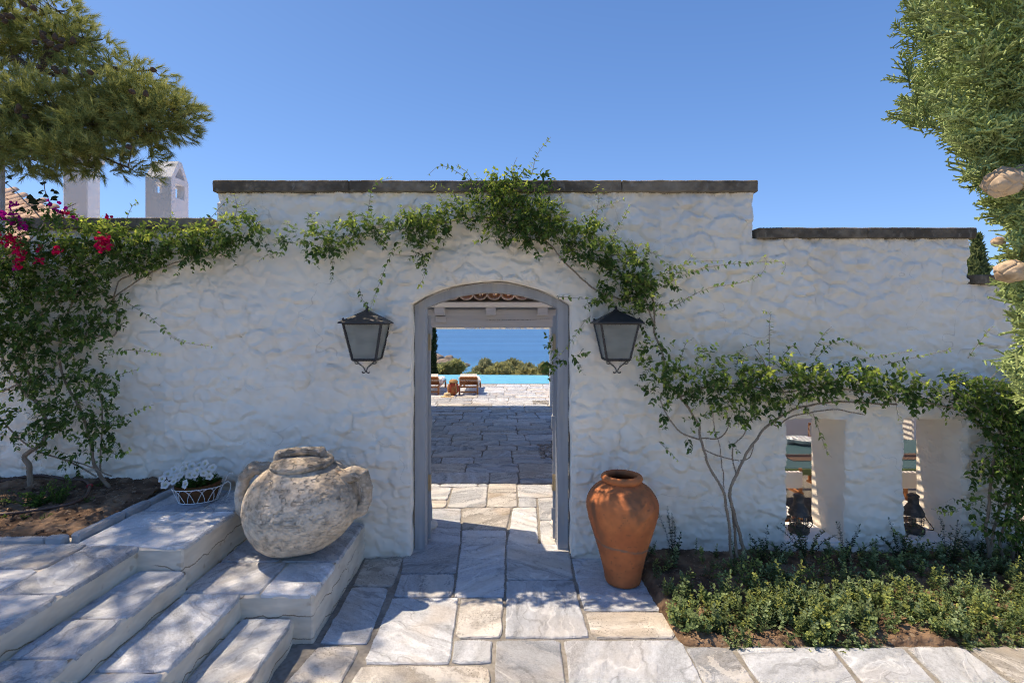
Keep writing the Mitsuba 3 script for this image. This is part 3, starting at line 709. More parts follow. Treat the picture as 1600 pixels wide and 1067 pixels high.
v = v + nrm * (0.020 * (fb(v[:, 0] * 3, v[:, 1] * 3, v[:, 2] * 3, 71) - 0.5) + 0.006 * (fb(v[:, 0] * 40, v[:, 1] * 40, v[:, 2] * 40, 73) - 0.5) + 0.010 * (fb(v[:, 0] * 18, v[:, 1] * 18, v[:, 2] * 18, 72) - 0.5))[:, None]
v[:, 2] -= 0.21 * np.clip(-v[:, 0], 0, 1) * np.clip(-v[:, 2] / 0.3, 0, 1) - 0.16 * np.clip(v[:, 0], 0, 1) * np.clip(-v[:, 2] / 0.3, 0, 1)    # the worn foot sits lower on the left
v = v + JC
v[:, 2] = np.maximum(v[:, 2], Z2 + 0.004)
put(jar + '__body', (v, s.faces), 'jar_stone', True)
def limb(points, radii, sub=0.014, amp=0.010, seed=0, flat=1.0):
    p = np.asarray(points, float)
    sp = trimesh.creation.icosphere(2, 1.0).vertices
    balls = [sp * rr + c for c, rr in zip(p, radii)]
    man = None
    for a, b in zip(balls[:-1], balls[1:]):
        hh = m3.Manifold.hull_points(np.vstack([a, b]))
        man = hh if man is None else man + hh
    m = man.refine_to_length(sub).to_mesh()
    t = trimesh.Trimesh(m.vert_properties[:, :3], m.tri_verts, process=True)
    trimesh.smoothing.filter_taubin(t, iterations=12)
    v = np.array(t.vertices)
    n = np.array(t.vertex_normals)
    v = v + n * (amp * 2 * (fb(v[:, 0] * 20, v[:, 1] * 20, v[:, 2] * 20, seed) - 0.5))[:, None]
    return v, np.array(t.faces)
hr = [(0.30, -0.02, 0.25), (0.39, -0.02, 0.285), (0.445, -0.01, 0.27), (0.482, 0.0, 0.18), (0.474, 0.01, 0.08), (0.44, 0.01, 0.005), (0.37, 0.01, -0.02)]
put(jar + '__handle', limb(np.array(hr) + JC + [0.0, -0.03, -0.03], [0.056, 0.056, 0.050, 0.040, 0.040, 0.046, 0.048], seed=81), 'jar_stone', True)
hl = [(-0.28, 0.02, 0.27), (-0.39, 0.02, 0.28), (-0.465, 0.02, 0.21), (-0.500, 0.02, 0.09), (-0.490, 0.02, -0.03), (-0.44, 0.02, -0.10), (-0.37, 0.02, -0.09)]
put(jar + '__handle', limb(np.array(hl) + JC + [-0.005, 0.02, -0.01], [0.05, 0.05, 0.046, 0.042, 0.044, 0.046, 0.05], seed=82), 'jar_stone', True)
v, f = lathe([(0.001, -0.03), (0.20, -0.03), (0.225, -0.015), (0.232, 0.01), (0.215, 0.032), (0.13, 0.05), (0.001, 0.056)], 64)
v[:, :2] *= 1 + 0.10 * (fb(v[:, 0] * 6, v[:, 1] * 6, 0, 83) - 0.5)[:, None]
v[:, 2] += 0.02 * (fb(v[:, 0] * 14, v[:, 1] * 14, 0, 84) - 0.5)
lid = put(jar + '__lid', move((v, f), JC + [-0.015, -0.01, 0.322], 0.2, 0.03, -0.06), 'jar_stone', 60)
put(lid + '__grip', limb(np.array([(-0.175, 0, 0.35), (-0.165, 0, 0.385), (-0.08, 0, 0.408), (0.06, 0, 0.414), (0.15, 0, 0.405), (0.165, 0, 0.355)]) + JC + [-0.015, -0.02, 0.0], [0.034, 0.036, 0.032, 0.03, 0.036, 0.036], seed=85), 'jar_stone', True)

# ------------------------------------------------------------------ terracotta jar
tj = thing('terracotta_jar', 'tall orange terracotta jar with a wide mouth standing by the gate', 'jar')
prof = spline([(0.118, 0.0), (0.136, 0.012), (0.152, 0.10), (0.186, 0.24), (0.226, 0.38), (0.262, 0.50), (0.278, 0.585), (0.268, 0.655), (0.222, 0.725), (0.165, 0.765), (0.140, 0.780)], 6)
rim = spline([(0.140, 0.782), (0.150, 0.786), (0.160, 0.800), (0.160, 0.818), (0.148, 0.832), (0.128, 0.834), (0.116, 0.822), (0.114, 0.80)], 5)
inn = np.array([(0.13, 0.775), (0.20, 0.72), (0.245, 0.60), (0.22, 0.40), (0.14, 0.06), (0.001, 0.03)])
v, f = lathe(np.vstack([[(0.001, 0.0)], prof, rim, inn]), 96)
th = np.arctan2(v[:, 1], v[:, 0]); rad = np.hypot(v[:, 0], v[:, 1])
lip = np.exp(-((np.mod(th + 1.05 + np.pi, 2 * np.pi) - np.pi + (v[:, 2] - 0.60) * -4.2) / 0.09) ** 2) * np.exp(-((v[:, 2] - 0.615) / 0.055) ** 4)      # a raised ridge on the shoulder
k = 1 + 0.030 * (fb(v[:, 0] * 5, v[:, 1] * 5, v[:, 2] * 5, 91) - 0.5) + 0.012 * (fb(v[:, 0] * 20, v[:, 1] * 20, v[:, 2] * 30, 92) - 0.5) + 0.07 * lip
v[:, :2] *= k[:, None]
v[:, 0] -= 0.01 * v[:, 2]
put(tj + '__body', (v + [0.945, 4.02, 0.006], f), 'terracotta', True)
drip = limb(np.array([(1.065, 3.800, 0.690), (1.030, 3.775, 0.655), (0.985, 3.755, 0.625), (0.955, 3.750, 0.602)]), [0.012, 0.012, 0.011, 0.009], 0.006, 0.002, 93)
put(tj + '__ridge', drip, 'terracotta', True, label='thick raised clay ridge on the shoulder')

# ------------------------------------------------------------------ wall lanterns
def lantern(cx, label, lit):
    k = thing('wall_lantern', label, 'lantern', 'black iron lanterns beside the gate')
    yc, zt, zb, wt, wb = 4.305, 2.028, 1.725, 0.155, 0.095      # half widths at the top and the bottom
    fr, at = [], []
    cor = [(-1, -1), (1, -1), (1, 1), (-1, 1)]
    for sx, sy in cor:
        a, b = np.array([cx + sx * wb, yc + sy * wb, zb]), np.array([cx + sx * wt, yc + sy * wt, zt])
        fr.append(tube([a, b], 0.0115, 4))
        fr.append(tube([b + [0, 0, 0.0], b + [0, 0, 0.03]], [0.009, 0.009], 8))
        m = trimesh.creation.icosphere(1, 0.011); fr.append((m.vertices + b + [0, 0, 0.032], m.faces))
    for q, w in ((zb, wb), (zt - 0.004, wt)):
        for (ax, ay), (bx, by) in zip(cor, cor[1:] + cor[:1]):
            fr.append(tube([(cx + ax * w, yc + ay * w, q), (cx + bx * w, yc + by * w, q)], 0.010, 4))
    fr.append(box(cx - wb, cx + wb, yc - wb, yc + wb, zb - 0.012, zb - 0.004, 0.002))
    put(k + '__frame', cat(fr), 'iron', False)
    ov, ap = wt + 0.035, 0.105
    vr = np.array([[cx + sx * ov, yc + sy * ov, zt + 0.006] for sx, sy in cor] + [[cx + sx * 0.018, yc + sy * 0.018, zt + ap] for sx, sy in cor] + [[cx + sx * ov, yc + sy * ov, zt - 0.004] for sx, sy in cor])
    fc = []
    for a in range(4):
        b = (a + 1) % 4
        fc += [[a, b, 4 + b], [a, 4 + b, 4 + a], [8 + a, b, a], [8 + a, 8 + b, b]]
    fc += [[4, 5, 6], [4, 6, 7], [8, 10, 9], [8, 11, 10]]
    put(k + '__roof', (vr, np.array(fc)), 'iron')
    put(k + '__finial', cat([move(lathe([(0.001, 0), (0.022, 0.0), (0.022, 0.01), (0.008, 0.018), (0.014, 0.03), (0.006, 0.045), (0.001, 0.07)], 12), (cx, yc, zt + ap - 0.004)),
                             ]), 'iron', 40)
    for a in range(4):
        (ax, ay), (bx, by) = cor[a], cor[(a + 1) % 4]
        g = 0.985
        q = np.array([(cx + ax * wb * g, yc + ay * wb * g, zb + 0.006), (cx + bx * wb * g, yc + by * wb * g, zb + 0.006), (cx + bx * wt * g, yc + by * wt * g, zt - 0.01), (cx + ax * wt * g, yc + ay * wt * g, zt - 0.01)])
        put(k + '__pane', (q, np.array([[0, 1, 2], [0, 2, 3]])), 'frosted_glass')
    put(k + '__bulb', move(lathe([(0.001, 0), (0.014, 0.0), (0.016, 0.05), (0.03, 0.085), (0.03, 0.11), (0.001, 0.135)], 16), (cx, yc, zb + 0.05)), 'bulb', True)
    sc = []
    for s in (-1, 1):
        sc.append(tube(spline([(cx + s * 0.075, yc - 0.05, zb - 0.012), (cx + s * 0.06, yc - 0.05, zb - 0.03), (cx + s * 0.022, yc - 0.045, zb - 0.062), (cx + s * 0.006, yc - 0.04, zb - 0.092), (cx + s * 0.010, yc - 0.04, zb - 0.108), (cx + s * 0.026, yc - 0.04, zb - 0.112), (cx + s * 0.028, yc - 0.04, zb - 0.100)], 5), 0.0052, 6))
        sc.append(tube(spline([(cx + s * 0.055, yc - 0.05, zb - 0.022), (cx + s * 0.068, yc - 0.05, zb - 0.036), (cx + s * 0.086, yc - 0.05, zb - 0.032), (cx + s * 0.088, yc - 0.05, zb - 0.018), (cx + s * 0.076, yc - 0.05, zb - 0.018)], 5), 0.0045, 6))
    put(k + '__scroll', cat(sc), 'iron', True)
    put(k + '__bracket', cat([box(cx - 0.02, cx + 0.02, yc + wt - 0.01, YF + 0.02, zt - 0.05, zt - 0.01, 0.003), box(cx - 0.015, cx + 0.015, yc + wb - 0.01, YF + 0.02, zb + 0.0, zb + 0.03, 0.003)]), 'iron')
lantern(-1.137, 'black iron wall lantern with frosted panes left of the gate', True)
lantern(0.955, 'black iron wall lantern with frosted panes right of the gate, under the climbing vine', False)

# ------------------------------------------------------------------ flower basket on the steps
bk = thing('wire_basket', 'white wire flower basket with a brown coir lining on the top step', 'basket')
BC = np.array([-2.47, 4.16, Z4 + 0.010])
def ell(a, b, z, n=40, t0=0, t1=2 * math.pi):
    t = np.linspace(t0, t1, n)
    return np.stack([a * np.cos(t), b * np.sin(t), np.full(n, z)], 1)
rz = 0.35
v, f = lathe([(0.001, 0.006), (0.125, 0.006), (0.172, 0.135), (0.160, 0.135), (0.12, 0.10), (0.001, 0.10)], 40)
v = v * [1, 0.62, 1]; v[:, 2] += 0.03 * np.clip(v[:, 0] / 0.17, 0, 1) ** 2 * (v[:, 2] > 0.12)
put(bk + '__lining', move((v, f), BC, rz), 'coir', 45)
w = [tube(ell(0.185, 0.117, 0.118), 0.0035, 5), tube(ell(0.140, 0.09, 0.006), 0.0035, 5)]
for t in np.linspace(0, 2 * math.pi, 13)[:-1]:
    p = lambda a, h: np.array([(0.140 + 0.045 * h) * math.cos(a), (0.09 + 0.027 * h) * math.sin(a), 0.006 + 0.112 * h])
    arcp = [p(t - 0.42 * (1 - u * u), 1 - 0 - abs(u) ** 2.2) if False else p(t + 0.45 * u, 1 - abs(u) ** 2.4 * 0.98) for u in np.linspace(-1, 1, 13)]
    w.append(tube(arcp, 0.0026, 5))
w.append(tube(spline([(0.183, 0.0, 0.118), (0.215, 0.0, 0.135), (0.235, 0.0, 0.10), (0.215, 0.0, 0.02), (0.20, 0.0, 0.004)], 5), 0.0032, 5))
w.append(tube(spline([(0.18, 0.02, 0.118), (0.215, 0.015, 0.19), (0.245, 0.01, 0.20), (0.25, 0.0, 0.185)], 5), 0.0032, 5))
put(bk + '__wire', move(cat(w), BC, rz), 'white_metal', True)
pet = thing('petunia', 'white petunia in full flower growing in the wire basket', 'flower plant')
r = np.random.default_rng(15)
n = 520
ang, rr = r.uniform(0, 6.28, n), np.sqrt(r.uniform(0, 1, n))
base = np.stack([rr * 0.15 * np.cos(ang), rr * 0.09 * np.sin(ang), 0.11 + r.uniform(0, 0.13, n) * (1 - rr * .4)], 1)
base = move((base, np.zeros((1, 3), int)), BC, rz)[0]
al = np.stack([np.cos(ang) * 0.8, np.sin(ang) * 0.8, r.uniform(-0.2, 0.9, n)], 1)
col = np.array([0.055, 0.11, 0.025]) * r.uniform(0.6, 1.7, (n, 1))
lm = leaves(base, al, np.array([0, 0, 1.0]) + r.normal(0, .3, (n, 3)), r.uniform(0.025, 0.045, n), r.uniform(0.013, 0.02, n), col)
put(pet + '__foliage', lm[:2], 'leaf', color=lm[2], kind='stuff')
def petunia(c, d, size):
    """One trumpet flower: five fused lobes, waved, facing d."""
    m, q = 30, 4
    pts, cols = [], []
    for j in range(q + 1):
        for i in range(m):
            a = i * 2 * math.pi / m
            lobe = 1 + 0.12 * math.cos(5 * a)
            R = (0.12, 0.2, 0.55, 0.85, 1.0)[j] * (lobe if j > 1 else 1)
            z = (-0.55, -0.2, 0.02, 0.05, 0.0 + 0.06 * math.cos(10 * a))[j]
            pts.append((R * math.cos(a), R * math.sin(a), z)); cols.append((0.62, 0.62, 0.40) if j < 2 else (0.84, 0.84, 0.82))
    v = np.array(pts) * size
    i, j = np.meshgrid(np.arange(q), np.arange(m), indexing='ij')
    f = np.stack([i * m + j, i * m + (j + 1) % m, (i + 1) * m + (j + 1) % m, (i + 1) * m + j], -1).reshape(-1, 4)
    d = np.asarray(d, float) / np.linalg.norm(d)
    M = trimesh.geometry.align_vectors([0, 0, 1], d)[:3, :3]
    put(pet + '__flower', (v @ M.T + c, np.vstack([f[:, [0, 1, 2]], f[:, [0, 2, 3]]])), 'petal', True, color=np.array(cols))
for px, py, y in ((262, 740, 4.10), (253, 748, 4.02), (258, 757, 4.02), (272, 733, 4.12), (281, 742, 4.06), (290, 732, 4.12), (300, 728, 4.16), (308, 735, 4.08), (318, 739, 4.06), (320, 724, 4.16), (332, 730, 4.12), (276, 748, 4.05), (285, 726, 4.2), (297, 741, 4.08), (311, 726, 4.2), (289, 756, 4.0), (267, 745, 4.05), (284, 735, 4.1), (294, 726, 4.17), (304, 742, 4.05), (314, 733, 4.12), (326, 736, 4.1), (271, 752, 4.02), (327, 744, 4.08)):
    petunia(P(px, py, y), (r.normal(0, .35), -0.8, 0.55 + r.normal(0, .25)), r.uniform(0.026, 0.036))

# ------------------------------------------------------------------ irrigation hose and small plants in the left bed
hp = [(-40, 757), (0, 752), (60, 744), (105, 744), (130, 751), (140, 762), (134, 775), (112, 786), (70, 796), (20, 802), (-40, 806)]
pth = []
for px, py in hp:
    z = 0.66
    for _ in range(4):
        x, y = G(px, py, z); z = float(soil_left(np.array(x), np.array(y))) + 0.012
    pth.append((x, y, z))
ho = put('irrigation_hose', tube(spline(pth, 8), 0.0125, 10), 'hose_rubber', True, label='brown irrigation hose looped round the herb in the soil bed', category='hose')
fx = pth[5]
put(ho + '__fitting', move(lathe([(0.001, -0.015), (0.017, -0.015), (0.017, 0.015), (0.001, 0.015)], 12), fx, 0, 1.57), {'type': 'twosided', 'bsdf': pr(rgb(0.35, 0.03, 0.04), 0.5, 0.4)}, 40)

def sprig_plant(name, label, category, base, nst, h, spread, leafL, leafW, colA, colB, seed, gap=0.016, shape='ovate', lean=(0, 0), bare=0.15, group=None, kind=None, stem_r=0.0022):
    """An upright small plant: stems with opposite leaves."""
    r = np.random.default_rng(seed)
    st, B, A, N, L, W, C = [], [], [], [], [], [], []
    for s in range(nst):
        a = r.uniform(0, 6.28); sp = spread * math.sqrt(r.uniform(0.05, 1))
        hh = h * r.uniform(0.55, 1.05)
        end = np.array([sp * math.cos(a) + lean[0], sp * math.sin(a) + lean[1], hh])
        mid = end * [0.35, 0.35, 0.55] + r.normal(0, 0.01, 3)
        p = spline([np.zeros(3), mid, end], 8) + base + np.array([0.3 * sp * math.cos(a), 0.3 * sp * math.sin(a), 0])
        st.append(tube(p, np.linspace(stem_r, stem_r * .45, len(p)), 4))
        seg = np.linalg.norm(np.diff(p, axis=0), axis=1); cum = np.r_[0, np.cumsum(seg)]
        for q, d in enumerate(np.arange(cum[-1] * bare, cum[-1], gap)):
            c = np.array([np.interp(d, cum, p[:, k]) for k in range(3)])
            t = unit(p[min(len(p) - 1, np.searchsorted(cum, d))] - p[max(0, np.searchsorted(cum, d) - 1)] + 1e-6)
            for s2 in (0, math.pi):
                b = q * 1.57 + s2 + r.normal(0, .35)
                B.append(c); A.append(np.array([math.cos(b), math.sin(b), 0.0]) + t * r.uniform(.3, .9)); N.append(t + r.normal(0, .25, 3))
                k = r.uniform(.65, 1.15) * (1 - 0.35 * d / cum[-1]); L.append(leafL * k); W.append(leafW * k)
                u = np.clip(r.uniform(-.2, .8) + .5 * (d / cum[-1]) ** 2, 0, 1)
                C.append((np.array(colA) * (1 - u) + np.array(colB) * u) * r.uniform(.75, 1.25))
        B.append(p[-1]); A.append(t); N.append(r.normal(0, 1, 3)); L.append(leafL * .7); W.append(leafW * .7); C.append(np.array(colB))
    lm = leaves(B, A, N, np.array(L), np.array(W), np.array(C), shape)
    return cat(st), lm
def plant(name, label, category, base, *a, group=None, **k):
    st, lm = sprig_plant(name, label, category, np.asarray(base, float), *a, **k)
    t = thing(name, label, category, group)
    put(t + '__stem', st, 'dark_bark', True)
    put(t + '__leaves', lm[:2], 'leaf', color=lm[2])
def on_left(px, py):
    z = 0.66
    for _ in range(4):
        x, y = G(px, py, z); z = float(soil_left(np.array(x), np.array(y)))
    return np.array([x, y, z - 0.01])
GA, GB = (0.045, 0.10, 0.025), (0.13, 0.22, 0.05)
plant('mint_plant', 'bushy green herb growing inside the hose loop', 'herb', on_left(62, 790), 34, 0.13, 0.17, 0.030, 0.017, GA, (0.12, 0.22, 0.045), 31)
plant('mint_plant', 'taller green herb with upright tips at the right end of the hose loop', 'herb', on_left(92, 786), 16, 0.19, 0.07, 0.030, 0.016, GA, (0.12, 0.22, 0.045), 32)
plant('grey_herb', 'small grey green herb at the left edge of the bed', 'herb', on_left(6, 791), 10, 0.12, 0.06, 0.022, 0.012, (0.10, 0.14, 0.09), (0.17, 0.21, 0.15), 33)
for i, (px, py, lab) in enumerate(((139, 783, 'tiny bright green weed alone in the middle of the left bed'), (40, 806, 'tiny weed just below the hose near the kerb'), (70, 809, 'tiny weed in the soil in front of the hose'), (8, 808, 'low weed at the far left below the hose'), (155, 760, 'small weed at the foot of the grey vine stem'))):
    plant('weed', lab, 'weed', on_left(px, py), 5, 0.035, 0.03, 0.018, 0.010, (0.08, 0.16, 0.03), (0.15, 0.26, 0.05), 40 + i, gap=0.012)

# ------------------------------------------------------------------ climbing plants
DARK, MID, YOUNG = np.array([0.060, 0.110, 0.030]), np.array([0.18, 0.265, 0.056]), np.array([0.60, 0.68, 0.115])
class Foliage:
    def __init__(self, seed):
        self.r = np.random.default_rng(seed); self.B, self.A, self.N, self.L, self.W, self.C, self.st = [], [], [], [], [], [], []
    def shoot(self, p, L=0.055, young=(0, 1), gap=0.022, rad=0.0016, sag=0.35, sides=3):
        """Leaves in pairs along the path p (n x 3), younger and smaller towards its end."""
        r = self.r
        seg = np.linalg.norm(np.diff(p, axis=0), axis=1); cum = np.r_[0, np.cumsum(seg)]
        self.st.append(tube(p, np.linspace(rad, rad * .5, len(p)), sides, False))
        ds = np.arange(gap * .6, cum[-1], gap); ds = np.sort(np.clip(ds + r.normal(0, gap * .3, len(ds)), 0.002, cum[-1]))
        if len(ds) == 0: return
        c = np.stack([np.interp(ds, cum, p[:, k]) for k in range(3)], 1)
        tn = unit(np.stack([np.interp(ds + .01, cum, p[:, k]) - np.interp(ds - .01, cum, p[:, k]) for k in range(3)], 1) + 1e-9)
        u = ds / cum[-1]
        for s in (-1, 1):
            ref = np.array([0, -1.0, 0.3]) + r.normal(0, .45, (len(ds), 3))
            sd = unit(np.cross(tn, ref)) * s
            al = sd * 0.85 + tn * r.uniform(.2, .8, (len(ds), 1)) + np.array([0, -0.25, -sag]) * r.uniform(.4, 1.5, (len(ds), 1))
            keep = r.uniform(0, 1, len(ds)) > (0.12 if gap < .03 else 0.3)
            k = r.uniform(.65, 1.15, len(ds)) * (1 - 0.45 * u ** 2)
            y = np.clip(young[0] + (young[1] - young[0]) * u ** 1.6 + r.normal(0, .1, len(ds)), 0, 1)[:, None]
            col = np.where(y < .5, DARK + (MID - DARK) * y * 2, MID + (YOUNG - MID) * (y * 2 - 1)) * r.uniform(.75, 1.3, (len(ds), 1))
            nn = np.array([0, -0.35, 1.0]) + r.normal(0, .45, (len(ds), 3))
            self.B.append(c[keep]); self.A.append(al[keep]); self.N.append(nn[keep]); self.L.append((L * k)[keep]); self.W.append((L * .56 * k)[keep]); self.C.append(col[keep])
    def blob(self, px, py, rad, Y=4.30, dens=1.0, L=0.056, ydepth=0.13, up=0.35, young=0.75):
        r = self.r
        n = max(2, int(rad * rad / 17 * dens))
        R = rad / F * Y
        c = P(px, py, Y)
        for _ in range(n):
            a = r.uniform(0, 6.28); q = math.sqrt(r.uniform(0, 1)) * 0.72
            s = c + np.array([q * R * math.cos(a), r.uniform(-1, 1) * ydepth * 0.8, q * R * math.sin(a)])
            d = unit(np.array([math.cos(a) * .7 + r.normal(0, .5), -0.35 + r.normal(0, .3), math.sin(a) * .5 + up + r.normal(0, .45)]))
            ln = r.uniform(.05, .16) * (1.35 if r.uniform() < .12 else 1)
            m = s + d * ln * .55; e = s + d * ln + np.array([0, 0, -ln * .35 * r.uniform(0, 1.6)])
            for w in (s, m, e): w[1] = min(w[1], 4.425)
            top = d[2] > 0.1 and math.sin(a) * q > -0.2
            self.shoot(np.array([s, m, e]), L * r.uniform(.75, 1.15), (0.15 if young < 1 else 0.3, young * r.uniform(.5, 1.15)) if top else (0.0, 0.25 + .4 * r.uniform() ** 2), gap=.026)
    def wisp(self, px, Y=4.28, L=0.046, young=(0.3, 1), gap=0.034, rad=0.0026, dY=-0.05, sag=.35):
        n = len(px)
        p = spline([P(a, b, Y + dY * i / max(1, n - 1)) for i, (a, b) in enumerate(px)], 6)
        self.shoot(p, L, young, gap, rad, sag, 5)
    def finish(self, key, leaf_key='leaves'):
        put(key + '__twigs', cat(self.st), 'bark', True, kind='stuff')
        lm = leaves(np.vstack(self.B), np.vstack(self.A), np.vstack(self.N), np.hstack(self.L), np.hstack(self.W), np.vstack(self.C))
        put(key + '__' + leaf_key, lm[:2], 'leaf', color=lm[2], kind='stuff')
def woody(key, px, r0, r1, Y=4.36, dark=False, base=None):
    p = [P(a, b, Y if not isinstance(Y, tuple) else Y[0] + (Y[1] - Y[0]) * i / (len(px) - 1)) for i, (a, b) in enumerate(px)]
    sp = spline(p, 7)
    sp += (np.stack([fb(sp[:, 0] * 9, sp[:, 2] * 9, k, 5) for k in range(3)], 1) - .5) * [0.03, 0.02, 0.02]
    rr = 0.68 * np.linspace(r0, r1, len(sp)) * (0.85 + 0.3 * fb(sp[:, 0] * 30, sp[:, 1] * 30, sp[:, 2] * 30, 6))
    put(key + '__stem', tube(sp, rr, 8), 'bark', True)

# left plant
vl = thing('climbing_vine', 'dense leafy climbing vine spilling over the left wall above the soil bed', 'climbing plant', None)
fo1 = Foliage(101)
for b in ((100, 385, 30), (130, 372, 30), (165, 378, 32), (205, 375, 34), (245, 378, 34), (285, 380, 32), (320, 378, 28), (352, 368, 28), (385, 360, 22), (405, 372, 12), (345, 395, 16), (300, 400, 18),
          (40, 430, 40), (90, 425, 44), (140, 425, 40), (185, 410, 28), (215, 405, 20), (60, 480, 44), (115, 480, 42), (160, 465, 28), (30, 530, 40), (85, 535, 40), (130, 520, 34), (165, 505, 18), (20, 590, 30), (60, 580, 26), (100, 580, 28), (140, 570, 18)):
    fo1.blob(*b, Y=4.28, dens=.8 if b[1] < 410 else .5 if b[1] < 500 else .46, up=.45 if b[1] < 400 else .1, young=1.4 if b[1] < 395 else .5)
for b in ((25, 395, 30), (10, 460, 40), (-20, 520, 60), (-30, 420, 60)):
    fo1.blob(*b, Y=4.26, young=.4, dens=.6)
for b in ((80, 625, 18), (110, 640, 18), (100, 665, 16), (140, 655, 18), (165, 650, 16), (150, 680, 18), (175, 670, 14), (90, 660, 12), (60, 655, 14), (65, 700, 12), (110, 715, 12), (185, 708, 10), (25, 675, 14), (15, 650, 14), (160, 615, 14), (180, 600, 12), (140, 600, 16), (150, 700, 10)):
    fo1.blob(*b, Y=4.2, dens=.8, L=0.052, up=.1, young=.5)
for w in ([(185, 465), (231, 493), (252, 511), (278, 532), (333, 542)], [(170, 555), (198, 547), (252, 553)], [(150, 590), (185, 585), (216, 577)], [(165, 665), (205, 645), (240, 632)], [(160, 700), (185, 710), (205, 700)], [(300, 370), (330, 340), (355, 315), (380, 322), (392, 312)],
          [(365, 345), (370, 325), (366, 302)], [(195, 350), (205, 325), (215, 315)], [(380, 350), (400, 345), (418, 372)], [(205, 410), (235, 425)], [(130, 660), (125, 620), (140, 590)], [(0, 600), (25, 585)]):
    fo1.wisp(w, 4.26)
fo1.finish(vl)
woody(vl, [(48, 762), (45, 728), (38, 712), (66, 692), (72, 660), (62, 632), (40, 614), (22, 592), (5, 560)], 0.034, 0.014, (4.30, 4.36))
woody(vl, [(40, 616), (48, 592), (36, 555), (60, 500), (90, 440)], 0.014, 0.008)
woody(vl, [(172, 762), (150, 732), (140, 690), (128, 645), (104, 600), (92, 555), (110, 480), (150, 420)], 0.022, 0.010, (4.28, 4.38))
woody(vl, [(156, 742), (158, 690), (160, 640), (152, 612), (138, 600)], 0.011, 0.006, 4.30)
woody(vl, [(150, 745), (110, 722), (60, 705), (20, 675), (-20, 630)], 0.011, 0.008, 4.24)
woody(vl, [(176, 745), (130, 725), (75, 712)], 0.009, 0.006, 4.24)
woody(vl, [(100, 565), (130, 535), (150, 524), (182, 521), (178, 470), (185, 440), (215, 425)], 0.012, 0.007, 4.40)
woody(vl, [(0, 612), (30, 600), (62, 588), (100, 560)], 0.012, 0.009, 4.22)
woody(vl, [(110, 560), (150, 500), (190, 455), (250, 420), (320, 395), (380, 370)], 0.011, 0.006, 4.38)

# plant over the gate, its two trunks in the bed on the right
vc = thing('climbing_vine', 'long climbing vine rising from thin trunks in the right bed and arching over the gate', 'climbing plant', None)
fo2 = Foliage(102)
for b in ((455, 374, 14), (500, 378, 24), (520, 392, 20), (542, 364, 20), (562, 352, 15), (590, 358, 15), (607, 366, 16), (640, 352, 24), (660, 362, 20), (676, 347, 22), (665, 390, 14), (660, 412, 9), (702, 342, 22), (735, 334, 20), (765, 312, 25), (792, 308, 30), (800, 338, 32), (822, 330, 28), (830, 355, 28), (857, 347, 24), (880, 360, 26), (912, 380, 26), (942, 394, 25), (966, 405, 25), (988, 425, 22), (1002, 445, 20),
          (770, 377, 9), (800, 366, 18), (836, 376, 15), (900, 402, 12), (958, 442, 18), (990, 462, 17), (1030, 445, 16), (1012, 470, 16), (1055, 436, 11), (1000, 400, 14), (925, 355, 14), (780, 285, 16), (815, 280, 15), (840, 285, 12), (745, 292, 12), (1000, 490, 12), (940, 470, 12), (975, 490, 10)):
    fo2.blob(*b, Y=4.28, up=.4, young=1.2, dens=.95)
for b in ((1022, 545, 16), (1022, 575, 20), (1028, 605, 18), (1058, 595, 26), (1085, 608, 25), (1112, 598, 26), (1146, 590, 31), (1182, 598, 33), (1216, 590, 33), (1252, 602, 31), (1282, 590, 28), (1314, 596, 30), (1348, 600, 28), (1380, 596, 24), (1412, 606, 24), (1448, 610, 24), (1485, 610, 25), (1140, 640, 20), (1172, 652, 17), (1090, 650, 12), (1080, 682, 8), (1128, 682, 9), (1105, 560, 12), (1035, 640, 10), (1190, 630, 18), (1235, 630, 16)):
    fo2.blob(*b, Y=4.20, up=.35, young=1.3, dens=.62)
for b in ((866, 540, 7), (880, 556, 9), (860, 564, 7), (893, 560, 6)):
    fo2.blob(*b, Y=4.1, dens=.9, ydepth=.05, up=-.1, young=.5)
